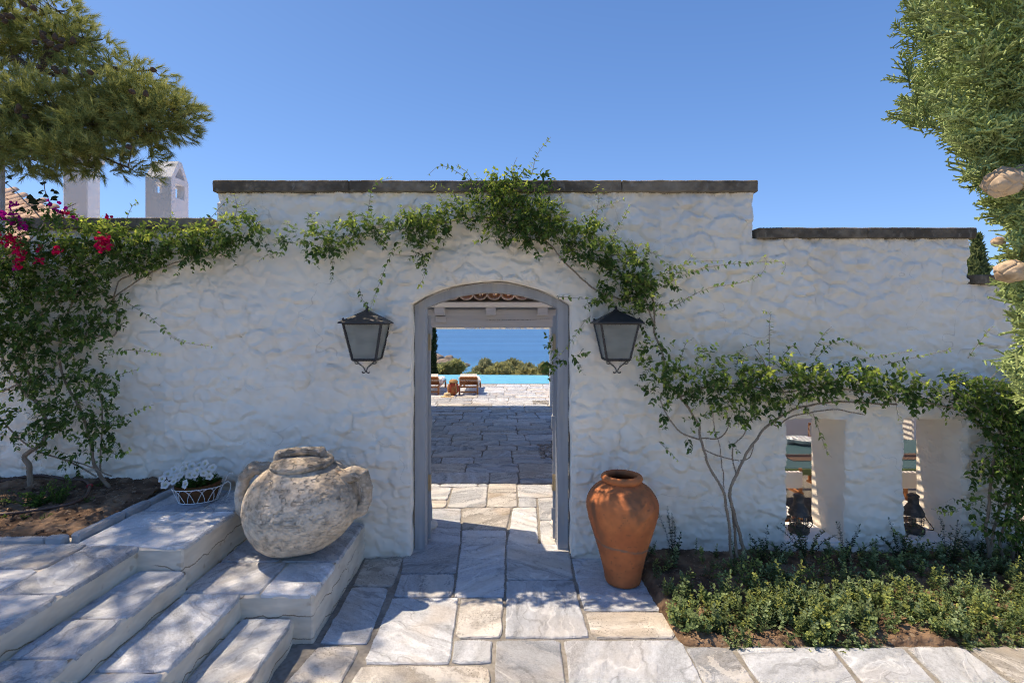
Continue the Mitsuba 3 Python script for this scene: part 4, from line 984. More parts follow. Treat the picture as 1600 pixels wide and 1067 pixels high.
for w, sg in (([(830, 275), (840, 241), (861, 214)], .1), ([(801, 275), (803, 258), (808, 246)], .1), ([(745, 290), (709, 266), (687, 260), (668, 274)], .3), ([(740, 285), (728, 268), (712, 258)], .3), ([(850, 275), (862, 272)], .2),
          ([(616, 385), (602, 419), (588, 455), (576, 489)], .6), ([(661, 397), (664, 425), (653, 452)], .6), ([(562, 452), (566, 468), (580, 484)], .5), ([(573, 345), (580, 301), (588, 284), (613, 279)], .3), ([(440, 395), (420, 398), (405, 408)], .4), ([(480, 355), (484, 335), (500, 335)], .3),
          ([(700, 335), (690, 310), (675, 290)], .2), ([(720, 322), (705, 300), (680, 288)], .2), ([(880, 345), (877, 310), (872, 295)], .2), ([(930, 350), (935, 310), (930, 288), (945, 300)], .3), ([(950, 385), (975, 340), (985, 320)], .2), ([(900, 350), (940, 325), (975, 312)], .3), ([(990, 400), (1000, 380)], .2), ([(1005, 400), (1020, 395), (1045, 420)], .3),
          ([(1047, 483), (1099, 453), (1152, 443), (1186, 431), (1198, 411), (1192, 399)], .3), ([(1047, 441), (1094, 420), (1162, 411), (1207, 409), (1227, 411), (1223, 428)], .3), ([(1020, 460), (1060, 425), (1085, 395)], .2), ([(1010, 480), (1060, 470), (1090, 458)], .3), ([(1030, 430), (1080, 410), (1130, 408)], .3),
          ([(1202, 572), (1202, 512), (1203, 491), (1190, 485)], .3), ([(1266, 558), (1285, 525), (1300, 510)], .2), ([(1275, 560), (1303, 535), (1325, 533), (1356, 551)], .3), ([(1150, 575), (1160, 545), (1195, 535)], .3), ([(1060, 580), (1070, 540), (1085, 528)], .2), ([(1085, 580), (1095, 555), (1105, 545)], .2), ([(1220, 560), (1240, 540), (1252, 556)], .3),
          ([(1180, 555), (1205, 590), (1230, 622)], .3), ([(1250, 575), (1310, 585), (1360, 600), (1368, 612)], .3), ([(1300, 570), (1350, 560), (1400, 552), (1430, 548)], .3), ([(1380, 570), (1440, 556), (1490, 545)], .3), ([(1180, 620), (1240, 632), (1275, 655)], .5), ([(1400, 585), (1400, 630), (1405, 655)], .5), ([(1440, 620), (1470, 640), (1480, 662)], .5), ([(1270, 645), (1290, 700), (1300, 715)], .5),
          ([(923, 494), (912, 504), (892, 534), (878, 552)], .4), ([(869, 463), (905, 466), (944, 470)], .4), ([(1030, 690), (1060, 720)], .3)):
    fo2.wisp(w, 4.24, sag=sg)
fo2.finish(vc)
woody(vc, [(1168, 872), (1148, 810), (1141, 769), (1154, 735), (1176, 694), (1202, 664), (1240, 641), (1300, 628), (1400, 632)], 0.021, 0.010, (4.16, 4.30))
woody(vc, [(1152, 870), (1146, 815), (1141, 772), (1150, 740)], 0.016, 0.013, (4.17, 4.26))
woody(vc, [(1144, 872), (1135, 799), (1131, 772), (1105, 724), (1094, 682), (1090, 660), (1062, 620), (1040, 592), (1036, 554), (1022, 520), (1022, 481), (1012, 450)], 0.017, 0.010, (4.15, 4.40))
woody(vc, [(1097, 688), (1064, 675), (1041, 645), (1030, 620)], 0.010, 0.007, 4.30)
woody(vc, [(1094, 684), (1124, 684), (1138, 665), (1134, 640)], 0.009, 0.007, 4.30)
woody(vc, [(1150, 745), (1145, 700), (1160, 680), (1170, 650)], 0.008, 0.006, 4.26)
woody(vc, [(1156, 720), (1172, 715), (1178, 690)], 0.007, 0.005, 4.30)
woody(vc, [(1130, 770), (1128, 715), (1118, 670), (1112, 640)], 0.006, 0.005, 4.25)
woody(vc, [(1100, 702), (1130, 714), (1154, 720)], 0.007, 0.006, 4.30)
woody(vc, [(1012, 452), (985, 470), (958, 463), (934, 454), (900, 428), (870, 395), (840, 365), (800, 345), (740, 340), (680, 352), (600, 362), (500, 372)], 0.013, 0.005, 4.36)
woody(vc, [(1022, 510), (1000, 450), (980, 440), (964, 425), (955, 400)], 0.011, 0.006, 4.34)
woody(vc, [(1062, 620), (1100, 606), (1150, 600), (1220, 612), (1290, 605), (1380, 618)], 0.012, 0.007, 4.30)
woody(vc, [(1200, 650), (1215, 665), (1240, 650), (1300, 640), (1350, 648)], 0.010, 0.006, 4.28)
woody(vc, [(1180, 545), (1200, 575), (1234, 625)], 0.006, 0.004, 4.12)

# plant at the right edge
ve = thing('climbing_vine', 'leafy climbing vine with several pale stems at the right edge beside the last slot window', 'climbing plant', None)
fo3 = Foliage(103)
for b in ((1512, 618, 26), (1540, 625, 28), (1572, 632, 34), (1605, 640, 40), (1550, 660, 24), (1585, 670, 30), (1565, 700, 20), (1596, 720, 30), (1600, 770, 30), (1580, 740, 22), (1550, 715, 14), (1540, 735, 16), (1560, 780, 18), (1520, 790, 10), (1490, 792, 9), (1560, 820, 20), (1590, 830, 26), (1640, 700, 60), (1650, 620, 60)):
    fo3.blob(*b, Y=4.16, up=.25, young=.7)
for w, sg in (([(1512, 560), (1530, 535), (1551, 510)], .2), ([(1500, 585), (1560, 595), (1600, 600)], .3), ([(1480, 600), (1530, 640), (1580, 662), (1610, 670)], .3), ([(1540, 600), (1570, 570), (1600, 555)], .3), ([(1555, 770), (1520, 785), (1480, 800), (1455, 795)], .4), ([(1540, 690), (1535, 720), (1530, 760)], .4), ([(1550, 840), (1530, 820), (1515, 815)], .3)):
    fo3.wisp(w, 4.1, sag=sg)
fo3.finish(ve)
for q in ([(1548, 872), (1540, 830), (1547, 769), (1554, 693), (1530, 662), (1500, 640), (1440, 628)], [(1566, 872), (1563, 846), (1576, 789), (1590, 700), (1600, 650)], [(1582, 875), (1590, 800), (1580, 720), (1560, 665)], [(1545, 870), (1560, 800), (1585, 770), (1605, 700)], [(1556, 700), (1545, 675), (1520, 655)]):
    woody(ve, q, 0.019, 0.009, 4.22)

# bougainvillea
bo = thing('bougainvillea', 'bougainvillea with crimson and magenta bracts at the left end of the wall', 'flowering shrub')
fo4 = Foliage(104)
for b in ((20, 350, 18), (50, 365, 22), (75, 335, 14), (30, 390, 18), (95, 350, 14), (70, 395, 16), (12, 405, 16)):
    fo4.blob(*b, Y=4.12, L=0.05, dens=.7, young=.3)
fo4.finish(bo)
for q in ([(20, 420), (45, 380), (72, 345), (78, 320), (72, 300), (70, 285)], [(70, 345), (45, 320), (20, 295), (-10, 272)], [(90, 345), (105, 325), (118, 318)]):
    woody(bo, q, 0.009, 0.004, 4.10)
r = np.random.default_rng(77)
for px, py, L in ((70, 298, .055), (79, 297, .05), (68, 305, .06), (80, 308, .065), (66, 312, .055), (84, 300, .06), (60, 300, .045), (63, 285, .04), (74, 285, .05), (92, 308, .075), (45, 312, .10), (42, 306, .08), (50, 322, .07), (58, 320, .06), (30, 325, .07), (82, 318, .06), (12, 275, .05), (14, 284, .04), (24, 300, .03)):
    a = r.uniform(-.6, 3.7)
    al = np.array([[math.cos(a), -.2, math.sin(a) * .4 - .5]])
    lm = leaves(P(px, py, 4.08)[None], al, np.array([[r.normal(0, .3), -.9, .4 + r.normal(0, .2)]]), L, L * .62, np.array([[0.032, 0.04, 0.020]]) * r.uniform(.8, 1.3))
    put(bo + '__big_leaf', lm[:2], 'leaf', color=lm[2])
def bracts(px, py, rad, n, cola, Y=4.06):
    R = rad / F * Y
    B = P(px, py, Y) + r.normal(0, .45, (n, 3)) * [R, R * .6, R]
    al = r.normal(0, 1, (n, 3)) + [0, -.7, -.1]
    col = np.array(cola) * r.uniform(.7, 1.3, (n, 1)) * [1, 1, 1]
    lm = leaves(B, al, r.normal(0, 1, (n, 3)) + [0, -.8, .5], r.uniform(.026, .036, n), r.uniform(.028, .038, n), col, 'obovate')
    put(bo + '__bract_cluster', lm[:2], 'petal', color=lm[2])
MAG, CRI = (0.46, 0.012, 0.24), (0.55, 0.012, 0.085)
for px, py, rad, n, c in ((22, 320, 7, 14, MAG), (22, 332, 9, 20, MAG), (10, 340, 11, 26, MAG), (20, 350, 11, 30, MAG), (35, 352, 10, 24, MAG), (28, 344, 9, 20, MAG), (93, 330, 10, 30, MAG), (104, 334, 6, 14, CRI), (20, 372, 12, 30, CRI), (8, 376, 12, 30, CRI), (32, 378, 9, 22, CRI), (26, 388, 9, 22, CRI), (34, 402, 9, 24, CRI), (30, 413, 9, 22, CRI), (26, 416, 6, 14, MAG), (62, 390, 6, 12, CRI), (60, 408, 6, 12, CRI), (88, 391, 9, 26, CRI), (163, 377, 13, 100, CRI), (159, 385, 8, 30, CRI), (169, 337, 4, 8, CRI), (119, 338, 5, 8, MAG), (78, 318, 5, 8, MAG), (-10, 360, 16, 40, CRI)):
    bracts(px, py, rad * .85, max(5, int(n * .55)), c)

# ------------------------------------------------------------------ ground cover on the right, and the single shrub
r = np.random.default_rng(55)
kinds = []
for n in range(26):
    cb = ((0.50, 0.55, 0.16), (0.36, 0.46, 0.20), (0.42, 0.52, 0.28))[n % 3]
    st, lm = sprig_plant('', '', '', np.zeros(3), r.integers(1, 3), r.uniform(.10, .24), 0.07, 0.045, 0.028, (0.13, 0.205, 0.085), cb, 5000 + n, gap=0.016, shape='obovate', lean=(r.normal(0, .03), r.normal(0, .03)), bare=.08, stem_r=0.0018)
    kinds.append((cat([st]), lm))
sts, lms = [], []
for n in range(2700):
    x = r.uniform(1.14, 5.6); u = r.uniform(0, 1) ** 1.35
    y = 3.20 + u * 1.19
    if x < 1.28 and y < 3.34: continue
    if y > 3.75 and r.uniform() > .38: continue
    if x < 1.75 and y > 3.70 and r.uniform() > .25: continue
    clump = fb(x * 2.3, y * 2.8, 0, 61)
    if clump < (0.37 if x < 1.8 else 0.31) and y < 3.7: continue
    h = r.uniform(.45, .95) * (0.62 + .7 * clump)
    if y < 3.29: h *= .65
    z = float(soil_right(np.array(x), np.array(y)))
    st, lm = kinds[r.integers(26)]
    a = r.uniform(0, 6.28)
    M = trimesh.transformations.euler_matrix(r.normal(0, .2) + .12, r.normal(0, .2), a)[:3, :3] * h
    k = r.uniform(.62, 1.08)
    sts.append((st[0] @ M.T + [x, y, z], st[1])); lms.append((lm[0] @ M.T + [x, y, z], lm[1], lm[2] * k))
gc = catc(lms)
cst = cat(sts)
allv = np.vstack([gc[0], cst[0]]); allf = np.vstack([gc[1], cst[1] + len(gc[0])]); allc = np.vstack([gc[2], np.tile([[0.10, 0.075, 0.045]], (len(cst[0]), 1))])
put('ground_cover', (allv, allf), 'leaf', color=allc, label='low bushy ground cover with small oval leaves filling the right bed', category='ground cover', kind='stuff')
def on_right(x, y):
    return np.array([x, y, float(soil_right(np.array(x), np.array(y)))])
plant('young_shrub', 'small dark upright shrub against the wall right of the terracotta jar', 'shrub', on_right(1.42, 4.22), 7, 0.42, 0.18, 0.030, 0.021, (0.03, 0.055, 0.022), (0.05, 0.085, 0.03), 71, gap=0.024, shape='obovate', stem_r=.003)
for i, (x, y, h) in enumerate(((1.12, 4.2, .2), (2.2, 4.25, .24), (2.55, 4.3, .30), (2.85, 4.25, .26), (3.35, 4.3, .30), (3.7, 4.25, .32), (4.0, 4.3, .22), (4.3, 4.2, .3))):
    st, lm = sprig_plant('', '', '', on_right(x, y), 8, h, .2, .032, .018, (0.03, 0.055, 0.022), (0.055, 0.09, 0.035), 300 + i, gap=.02, shape='obovate')
    kk = thing('seedling_bush', ('low dark seedling bush between the terracotta jar and the young shrub', 'dark leafy seedling bush right of the thin vine trunks', 'dark leafy seedling bush under the left edge of the first slot window', 'dark leafy seedling bush under the first slot window sill', 'dark leafy seedling bush under the pier between the slot windows', 'tallest dark seedling bush under the second slot window', 'low dark seedling bush just right of the second slot window', 'dark seedling bush at the foot of the right edge vine')[i], 'shrub')
    put(kk + '__stem', st, 'dark_bark', True); put(kk + '__leaves', lm[:2], 'leaf', color=lm[2])

# ------------------------------------------------------------------ pine on the left
def needles(pos, axis, nn, length, r, young, w=0.0019):
    """Brushes of needles round the shoots at pos along axis."""
    m = len(pos)
    axis = unit(axis)
    t = r.uniform(0, 1, (m, nn, 1))
    a0 = unit(np.cross(axis, np.array([0.3, 0.5, 0.81]))); b0 = np.cross(axis, a0)
    ph = r.uniform(0, 2 * np.pi, (m, nn, 1))
    rad = a0[:, None] * np.cos(ph) + b0[:, None] * np.sin(ph)
    open_ = r.uniform(.35, 1.15, (m, nn, 1)) * (1.1 - .5 * t)
    d = unit(axis[:, None] + rad * open_)
    base = pos[:, None] + axis[:, None] * t * 0.085
    L = length * r.uniform(.7, 1.1, (m, nn, 1))
    sd = unit(np.cross(d, rad + 1e-3)) * w
    v = np.stack([base - sd, base + sd, base + d * L - [0, 0, .012]], 2).reshape(-1, 3)
    f = np.arange(len(v)).reshape(-1, 3)
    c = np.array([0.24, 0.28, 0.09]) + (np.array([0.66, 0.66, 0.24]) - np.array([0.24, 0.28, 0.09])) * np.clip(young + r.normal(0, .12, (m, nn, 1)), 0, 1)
    c = np.repeat(c.reshape(-1, 3), 3, 0)
    return v, f, c
pine = thing('pine_tree', 'spreading pine with long soft needles and dark cones reaching over the left wall', 'tree')
r = np.random.default_rng(201)
pb = []     # blobs: centre px, radius px in x and y, distance
for q in ((-40, 30, 90, 80, 5.7), (40, 35, 80, 45, 5.6), (85, 20, 40, 38, 5.5), (105, 75, 42, 26, 5.5), (140, 62, 30, 18, 5.5), (20, 100, 60, 34, 5.8), (70, 60, 50, 32, 5.7), (25, 150, 60, 44, 5.4), (70, 190, 70, 50, 5.3), (20, 215, 60, 48, 5.3), (110, 170, 46, 34, 5.4),
          (150, 125, 40, 24, 5.5), (195, 112, 44, 24, 5.6), (235, 118, 26, 20, 5.6), (175, 160, 50, 36, 5.4), (215, 165, 50, 40, 5.5), (255, 160, 34, 30, 5.6), (285, 172, 30, 26, 5.6), (298, 190, 18, 24, 5.6), (270, 200, 34, 30, 5.5), (225, 210, 44, 32, 5.4), (160, 220, 56, 38, 5.3), (110, 245, 46, 26, 5.2), (60, 250, 50, 24, 5.2), (40, 262, 60, 22, 5.25), (130, 268, 50, 18, 5.25), (180, 190, 60, 44, 5.6), (120, 215, 70, 40, 5.5), (240, 185, 50, 40, 5.7), (170, 262, 42, 20, 5.3), (215, 250, 30, 22, 5.4), (205, 275, 18, 12, 5.4), (-40, 170, 80, 80, 5.6), (-50, 240, 70, 30, 5.4), (-130, 60, 100, 110, 6.0), (-140, 190, 100, 80, 5.8)):
    pb.append(q)
pos, ax, yg = [], [], []
for px, py, rx, ry, Y in pb:
    n = int(rx * ry / 11)
    c = P(px - (10 if px > 240 else 0), py - (12 if py > 180 else 0), Y); R = np.array([rx / F * Y, 0.42, ry / F * Y])
    u = unit(r.normal(0, 1, (n, 3))); q = r.uniform(.25, 1, (n, 1)) ** .5
    p = c + u * q * R
    keep = fb(p[:, 0] * 4.5, p[:, 1] * 4.5, p[:, 2] * 5.5, 202) > 0.40
    p, u = p[keep], u[keep]
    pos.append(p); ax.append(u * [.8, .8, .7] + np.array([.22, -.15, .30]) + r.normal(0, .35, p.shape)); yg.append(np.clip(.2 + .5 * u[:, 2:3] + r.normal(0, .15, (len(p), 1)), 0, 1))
pos, ax, yg = np.vstack(pos), np.vstack(ax), np.vstack(yg)
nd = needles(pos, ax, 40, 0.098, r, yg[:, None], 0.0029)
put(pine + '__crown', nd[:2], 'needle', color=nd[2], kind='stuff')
# the higher limb over the steps (its shade falls on them)
pos2, ax2 = [], []
for k in range(120):
    c = np.array([r.uniform(-8.2, -5.0), r.uniform(2.7, 4.75), r.uniform(6.9, 8.8)])
    n = 30
    u = unit(r.normal(0, 1, (n, 3)))
    pos2.append(c + u * r.uniform(.2, 1, (n, 1)) * [.42, .36, .22]); ax2.append(u + [0, 0, .4])
pos2, ax2 = np.vstack(pos2), np.vstack(ax2)
nd = needles(pos2, ax2, 40, 0.095, r, np.full((1, 1, 1), .3), 0.0026)
put(pine + '__upper_crown', nd[:2], 'needle', color=nd[2], kind='stuff')
tr = spline([(-7.2, 6.6, -.8), (-7.1, 6.5, 1.2), (-6.8, 6.3, 2.8), (-6.5, 6.0, 4.2), (-6.3, 5.6, 5.6), (-6.3, 5.2, 7.0), (-6.5, 4.8, 8.4)], 6)
put(pine + '__trunk', tube(tr, np.linspace(.19, .08, len(tr)), 12), 'bark', True)
limbs = [[(-6.6, 6.1, 3.9), P(0, 101, 5.6), P(60, 112, 5.5), P(110, 122, 5.5), P(132, 134, 5.5), P(175, 150, 5.5), P(235, 160, 5.55), P(290, 178, 5.6)], [P(132, 134, 5.5), P(160, 105, 5.5), P(200, 112, 5.6), P(240, 110, 5.6)], [P(60, 112, 5.5), P(90, 75, 5.5), P(130, 66, 5.5), P(160, 62, 5.5)],
         [(-6.5, 6.0, 4.4), P(-20, 60, 5.6), P(40, 30, 5.6), P(90, 18, 5.5)], [(-6.7, 6.2, 3.4), P(-20, 190, 5.4), P(60, 215, 5.3), P(130, 235, 5.3), P(200, 262, 5.4)], [P(60, 215, 5.3), P(120, 190, 5.3), P(190, 205, 5.4), P(250, 205, 5.5)], [P(60, 112, 5.5), P(75, 60, 5.6), P(60, 25, 5.6)],
         [(-6.3, 5.1, 7.2), (-6.0, 4.4, 7.4), (-5.6, 3.8, 7.6), (-5.1, 3.4, 7.6)], [(-6.4, 5.0, 7.6), (-6.8, 4.2, 8.0), (-7.2, 3.2, 8.2)]]
tw = []
for q in limbs:
    sp = spline(q, 6); tw.append(tube(sp, np.linspace(.030, .008, len(sp)), 7))
for i in r.choice(len(pos), 420, replace=False):
    j = np.argmin([np.linalg.norm(t_[0][:-2] - pos[i], axis=1).min() for t_ in tw[:7]])
    b = tw[j][0][np.linalg.norm(tw[j][0][:-2] - pos[i], axis=1).argmin()]
    if np.linalg.norm(b - pos[i]) < 0.75:
        tw.append(tube([b, (b + pos[i]) / 2 + [0, 0, -.03], pos[i]], [.006, .004, .003], 4, False))
put(pine + '__branch', cat(tw), 'dark_bark', True, kind='stuff')
for px, py in ((42, 12), (48, 10), (12, 22), (18, 30), (6, 36), (8, 30), (70, 62), (78, 66), (86, 64), (92, 66), (114, 69), (88, 76), (84, 74), (74, 72), (52, 68), (93, 114), (100, 117), (62, 107), (118, 123), (130, 121), (80, 108), (28, 178), (36, 182), (30, 172), (210, 146), (228, 152), (205, 230), (235, 108), (145, 116), (62, 52)):
    c = P(px, py, 4.98 + r.uniform(-.08, .12))
    m = move(lathe([(0.001, 0), (0.022, 0.012), (0.026, 0.03), (0.018, 0.055), (0.001, 0.075)], 9), c, 0, r.uniform(-2, 2), r.uniform(-1, 1))
    put(pine + '__cone', m, 'dark_bark', True)

# ------------------------------------------------------------------ cypress close by on the right, with cones
cyp = thing('cypress_tree', 'close green cypress with round tan cones along the right edge', 'tree')
r = np.random.default_rng(301)
def spray(rr):
    """A flat fan of scaly cords."""
    out, cols = [], []
    L = rr.uniform(.085, .13)
    def cord(a, d, l, rad, lev, k=3, bend=None):
        t = np.linspace(0, 1, k)
        p = a + d * (t * l)[:, None] + (np.array([0, 0, -.08]) if bend is None else bend) * (t ** 2 * l)[:, None]
        w = np.where(np.arange(k) % 2, 1.18, .92) if k > 3 else np.array([1, 1.1, .62])
        w[-1] = .6
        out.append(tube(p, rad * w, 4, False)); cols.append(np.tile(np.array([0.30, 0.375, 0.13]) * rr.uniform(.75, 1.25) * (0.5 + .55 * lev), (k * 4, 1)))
        return p
    L = rr.uniform(.055, .08)
    main = cord(np.zeros(3), np.array([1.0, 0, 0]), L, .0019, 0, 6, np.array([0, rr.normal(0, .22), rr.normal(0, .18)]))
    s = 1
    for t in np.arange(.10, .99, .085):
        s = -s
        f_ = t * 5; i_ = min(4, int(f_)); a = main[i_] + (main[i_ + 1] - main[i_]) * (f_ - i_)
        d = unit(np.array([rr.uniform(.55, .95), s * rr.uniform(.6, 1.0), rr.normal(0, .35)]))
        l = L * (.40 * (1 - t) + .20) * rr.uniform(.7, 1.25)
        p = cord(a, d, l, .0016, .5, 4, rr.normal(0, .2, 3))
        s2 = 1
        for u in np.arange(.22, .98, .24):
            s2 = -s2
            f_ = u * 3; i_ = min(2, int(f_)); b = p[i_] + (p[i_ + 1] - p[i_]) * (f_ - i_)
            d2 = unit(d + np.array([.15, s2 * .95, rr.normal(0, .45)]))
            cord(b, d2, rr.uniform(.007, .014) * (1.2 - .5 * u), .0014, 1)
    v, f = cat(out)
    return v, f, np.vstack(cols)
variants = [spray(r) for _ in range(7)]
edge_y = np.array([-80, 0, 40, 90, 150, 190, 215, 225, 260, 300, 330, 370, 410, 440, 480, 520, 560, 600, 640])
edge_x = np.array([1400, 1408, 1398, 1412, 1402, 1392, 1440, 1482, 1492, 1530, 1548, 1568, 1560, 1556, 1580, 1590, 1562, 1572, 1598])
cr_parts = []
inner = []
def add_spray(o, d, sc, shade=1.0):
    v, f, c = variants[r.integers(len(variants))]
    d = d / np.linalg.norm(d)
    up = unit(np.array([0, 0, 1.0]) + r.normal(0, .55, 3))
    y = unit(np.cross(up, d)); z = np.cross(d, y)
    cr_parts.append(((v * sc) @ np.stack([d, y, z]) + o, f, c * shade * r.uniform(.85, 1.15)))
n = 0
while n < 900:
    py = r.uniform(-70, 640); e = np.interp(py, edge_y, edge_x)
    far = py < 225
    wdt = (1650 - e)
    if wdt < 8: continue
    q = r.uniform(0, 1) ** 1.2
    px = e + 14 + q * (wdt - 14)
    if py < 225 and px < 1500:
        Y = r.uniform(1.05, 1.45); sc = r.uniform(.9, 1.25)
    else:
        Y = r.uniform(.62, .98) if px > 1510 else r.uniform(.9, 1.2); sc = r.uniform(.65, .95)
    o = P(px, py, Y)
    d = np.array([-.85 + r.normal(0, .3), -.25 + r.normal(0, .4), .30 + r.normal(0, .4)])
    L = .10 * sc
    tip = o + unit(d) * L
    tx = CX + tip[0] / tip[1] * F; ty = CY + (EYE - tip[2]) / tip[1] * F
    if tx < np.interp(ty, edge_y, edge_x) + (4 if ty < 225 else 20): continue
    add_spray(o, d, sc)
    n += 1
for px, py, Y, d, sc in ((1425, 180, 1.2, (-1, -.1, -.12), 1.0), (1430, 60, 1.25, (-1, 0, .3), .9), (1440, 30, 1.25, (-1, 0, .5), .9), (1428, 130, 1.2, (-1, -.1, .25), .9), (1545, 275, .66, (-1, -.1, -.1), .62), (1550, 285, .66, (-1, -.1, -.25), .6), (1600, 395, .66, (-1, -.1, -.05), .55), (1590, 440, .68, (-1, -.2, .1), .5), (1600, 575, .7, (-1, -.1, .25), .5), (1605, 560, .7, (-1, -.1, .1), .5), (1560, 330, .7, (-.8, -.2, .5), .5)):
    add_spray(P(px, py, Y), np.array(d, float), sc)
for k in range(360):
    py = r.uniform(-250, 640); e = np.interp(py, edge_y, edge_x)
    Y = r.uniform(1.25, 1.75)
    px = max(e + 85, 1490) + r.uniform(0, 1) * 170
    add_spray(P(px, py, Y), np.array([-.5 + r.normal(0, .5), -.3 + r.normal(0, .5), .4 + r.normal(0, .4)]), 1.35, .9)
k = 0
while k < 620:      # the rest of the crown, round the trunk
    a, z = r.uniform(0, 6.28), r.uniform(1.95, 4.3)
    q = r.uniform(.45, 1.0) * (1.05 - .12 * (z - 2))
    o = np.array([2.05 + q * math.cos(a), 1.5 + q * math.sin(a) * .9, z])
    d = np.array([math.cos(a) * .7, math.sin(a) * .7, .6]) + r.normal(0, .3, 3)
    tip = o + unit(d) * .16
    if o[1] > .3 and min(CX + p_[0] / max(p_[1], .05) * F - np.interp(CY + (EYE - p_[2]) / max(p_[1], .05) * F, edge_y, edge_x) for p_ in (o, tip)) < 75: continue
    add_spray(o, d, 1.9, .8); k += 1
cm = catc(cr_parts)
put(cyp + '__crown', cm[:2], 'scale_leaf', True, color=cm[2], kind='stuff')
tr = spline([(2.1, 1.55, -.5), (2.08, 1.55, 1.0), (2.05, 1.5, 2.2), (2.0, 1.5, 4.0)], 5)
put(cyp + '__trunk', tube(tr, np.linspace(.10, .05, len(tr)), 12), 'bark', True)
bt = []
for k in range(26):
    z = 1.85 + k * .075
    a = np.array([2.05, 1.5, z]); b = P(r.uniform(1625, 1720), r.uniform(-60, 560), r.uniform(.95, 1.3))
    bt.append(tube(spline([a, (a + b) / 2 + [0, 0, -.05], b], 5), np.linspace(.010, .0028, 11), 6))
put(cyp + '__branch', cat(bt), 'bark', True, kind='stuff')
def cypress_cone(px, py, rad, Y, seed):
    c = P(px, py, Y); R = rad / F * Y
    rr = np.random.default_rng(seed)
    s = trimesh.creation.icosphere(4, 1.0)
    v = s.vertices
    cs = unit(rr.normal(0, 1, (40, 3)))
    pk = [cs[0]]
    for _ in range(9):
        d = np.min([np.linalg.norm(cs - q, axis=1) for q in pk], axis=0); pk.append(cs[d.argmax()])
    d = np.sort(np.stack([np.linalg.norm(v - q, axis=1) for q in pk], 1), axis=1)
    e = np.clip((d[:, 1] - d[:, 0]) / .16, 0, 1)
    k = 0.88 + .12 * e - .08 * d[:, 0] + .10 * np.exp(-(d[:, 0] / .12) ** 2) + .02 * (fb(v[:, 0] * 6, v[:, 1] * 6, v[:, 2] * 6, seed) - .5)
    put(cyp + '__cone', (v * (k * R)[:, None] * [1.1, 1, .92] + c, s.faces), 'cone_scale', 40)
for a in ((1568, 285, 25, .60, 3), (1600, 277, 21, .62, 4), (1580, 424, 20, .62, 5), (1560, 378, 9, .8, 6), (1598, 421, 16, .64, 7)):
    cypress_cone(*a)

# far cypress over the low end of the wall
fcy = thing('small_cypress', 'dark narrow cypress tip far behind the low right end of the wall', 'tree')
r = np.random.default_rng(303)
def cone_tree(key, x, y, z0, z1, rad, n, sz, seed, cola=(0.02, 0.042, 0.016), colb=(0.07, 0.105, 0.04), power=.8):
    r = np.random.default_rng(seed)
    t = r.uniform(0, 1, n) ** .9; a = r.uniform(0, 6.28, n)
    prof = rad * (np.clip((1 - t), 0.015, 1) ** power) * (0.75 + .5 * fb(a * 1.3, t * 9, 0, seed)) * np.clip(t / .06 + .3, 0, 1)
    q = r.uniform(.6, 1, n) ** .6
    B = np.stack([x + prof * q * np.cos(a), y + prof * q * np.sin(a), z0 + (z1 - z0) * t], 1)
    A = np.stack([np.cos(a) * .5, np.sin(a) * .5, np.full(n, .8)], 1) + r.normal(0, .3, (n, 3))
    C = np.array(cola) + (np.array(colb) - np.array(cola)) * r.uniform(0, 1, (n, 1)) ** 1.5
    lm = leaves(B, A, r.normal(0, 1, (n, 3)), sz * r.uniform(.6, 1.2, n), sz * .45 * r.uniform(.6, 1.2, n), C)
    put(key + '__crown', lm[:2], 'leaf', color=lm[2])
    put(key + '__trunk', tube([(x, y, z0 - 1.2), (x, y, z0 + (z1 - z0) * .9)], [rad * .12, .01], 8), 'dark_bark', True)
cone_tree(fcy, 12.05, 13.0, 0.9, 4.25, 0.62, 3600, 0.17, 304, cola=(0.10, 0.14, 0.06), colb=(0.32, 0.37, 0.16), power=1.0)

# ------------------------------------------------------------------ the house on the left, its chimneys and a pole
house = thing('white_house', 'white house with a clay tile roof showing over the left end of the wall', 'house')
put(house + '__wall', rough_box(-16, -4.6, 7.6, 12.5, -0.8, 3.05, .6, .01, 2, 5, .03), 'chimney_plaster', 40)
RZ0, RZ1, RY0, RY1 = 3.02, 4.75, 7.2, 10.2
put(house + '__roof_slab', cat([(np.array([(-16.3, RY0, RZ0), (-5.35, RY0, RZ0), (-10.13, RY1, RZ1), (-16.3, RY1, RZ1), (-16.3, RY1 + 3.2, RZ0), (-5.35, RY1 + 3.2, RZ0)]) - [0, 0, .06], np.array([[0, 1, 2], [0, 2, 3], [3, 2, 5], [3, 5, 4], [1, 5, 2]]))]), 'roof_tile')
n_ = np.cross([1, 0, 0], [0, RY1 - RY0, RZ1 - RZ0]); n_ = n_ / np.linalg.norm(n_)
slope = np.array([0, RY1 - RY0, RZ1 - RZ0]); SL = np.linalg.norm(slope); slope /= SL
def barrel(w0, w1, L, th=.014, n=7):
    a = np.linspace(0.0, math.pi, n)
    o = []
    for rr in (1.0, 1.0):
        pass
    vs = []
    for y, w in ((0, w0), (L, w1)):
        for dr_ in (0, th):
            vs.append(np.stack([np.cos(a) * (w / 2 + dr_ - th), np.full(n, y), np.sin(a) * (w / 2 + dr_ - th) * .8], 1))
    v = np.vstack(vs)
    f = []
    for i in range(n - 1):
        A, B, C, D = i, n + i, 2 * n + i, 3 * n + i
        f += [[B, B + 1, D + 1], [B, D + 1, D], [A, C + 1, A + 1], [A, C, C + 1], [A, A + 1, B + 1], [A, B + 1, B], [C, D + 1, C + 1], [C, D, D + 1]]
    for i in (0, n - 1):
        f += [[i, n + i, 3 * n + i], [i, 3 * n + i, 2 * n + i]]
    return v, np.array(f)
bt_ = barrel(.21, .17, .42)
Mr = np.stack([[1, 0, 0], slope, n_])
rest = []
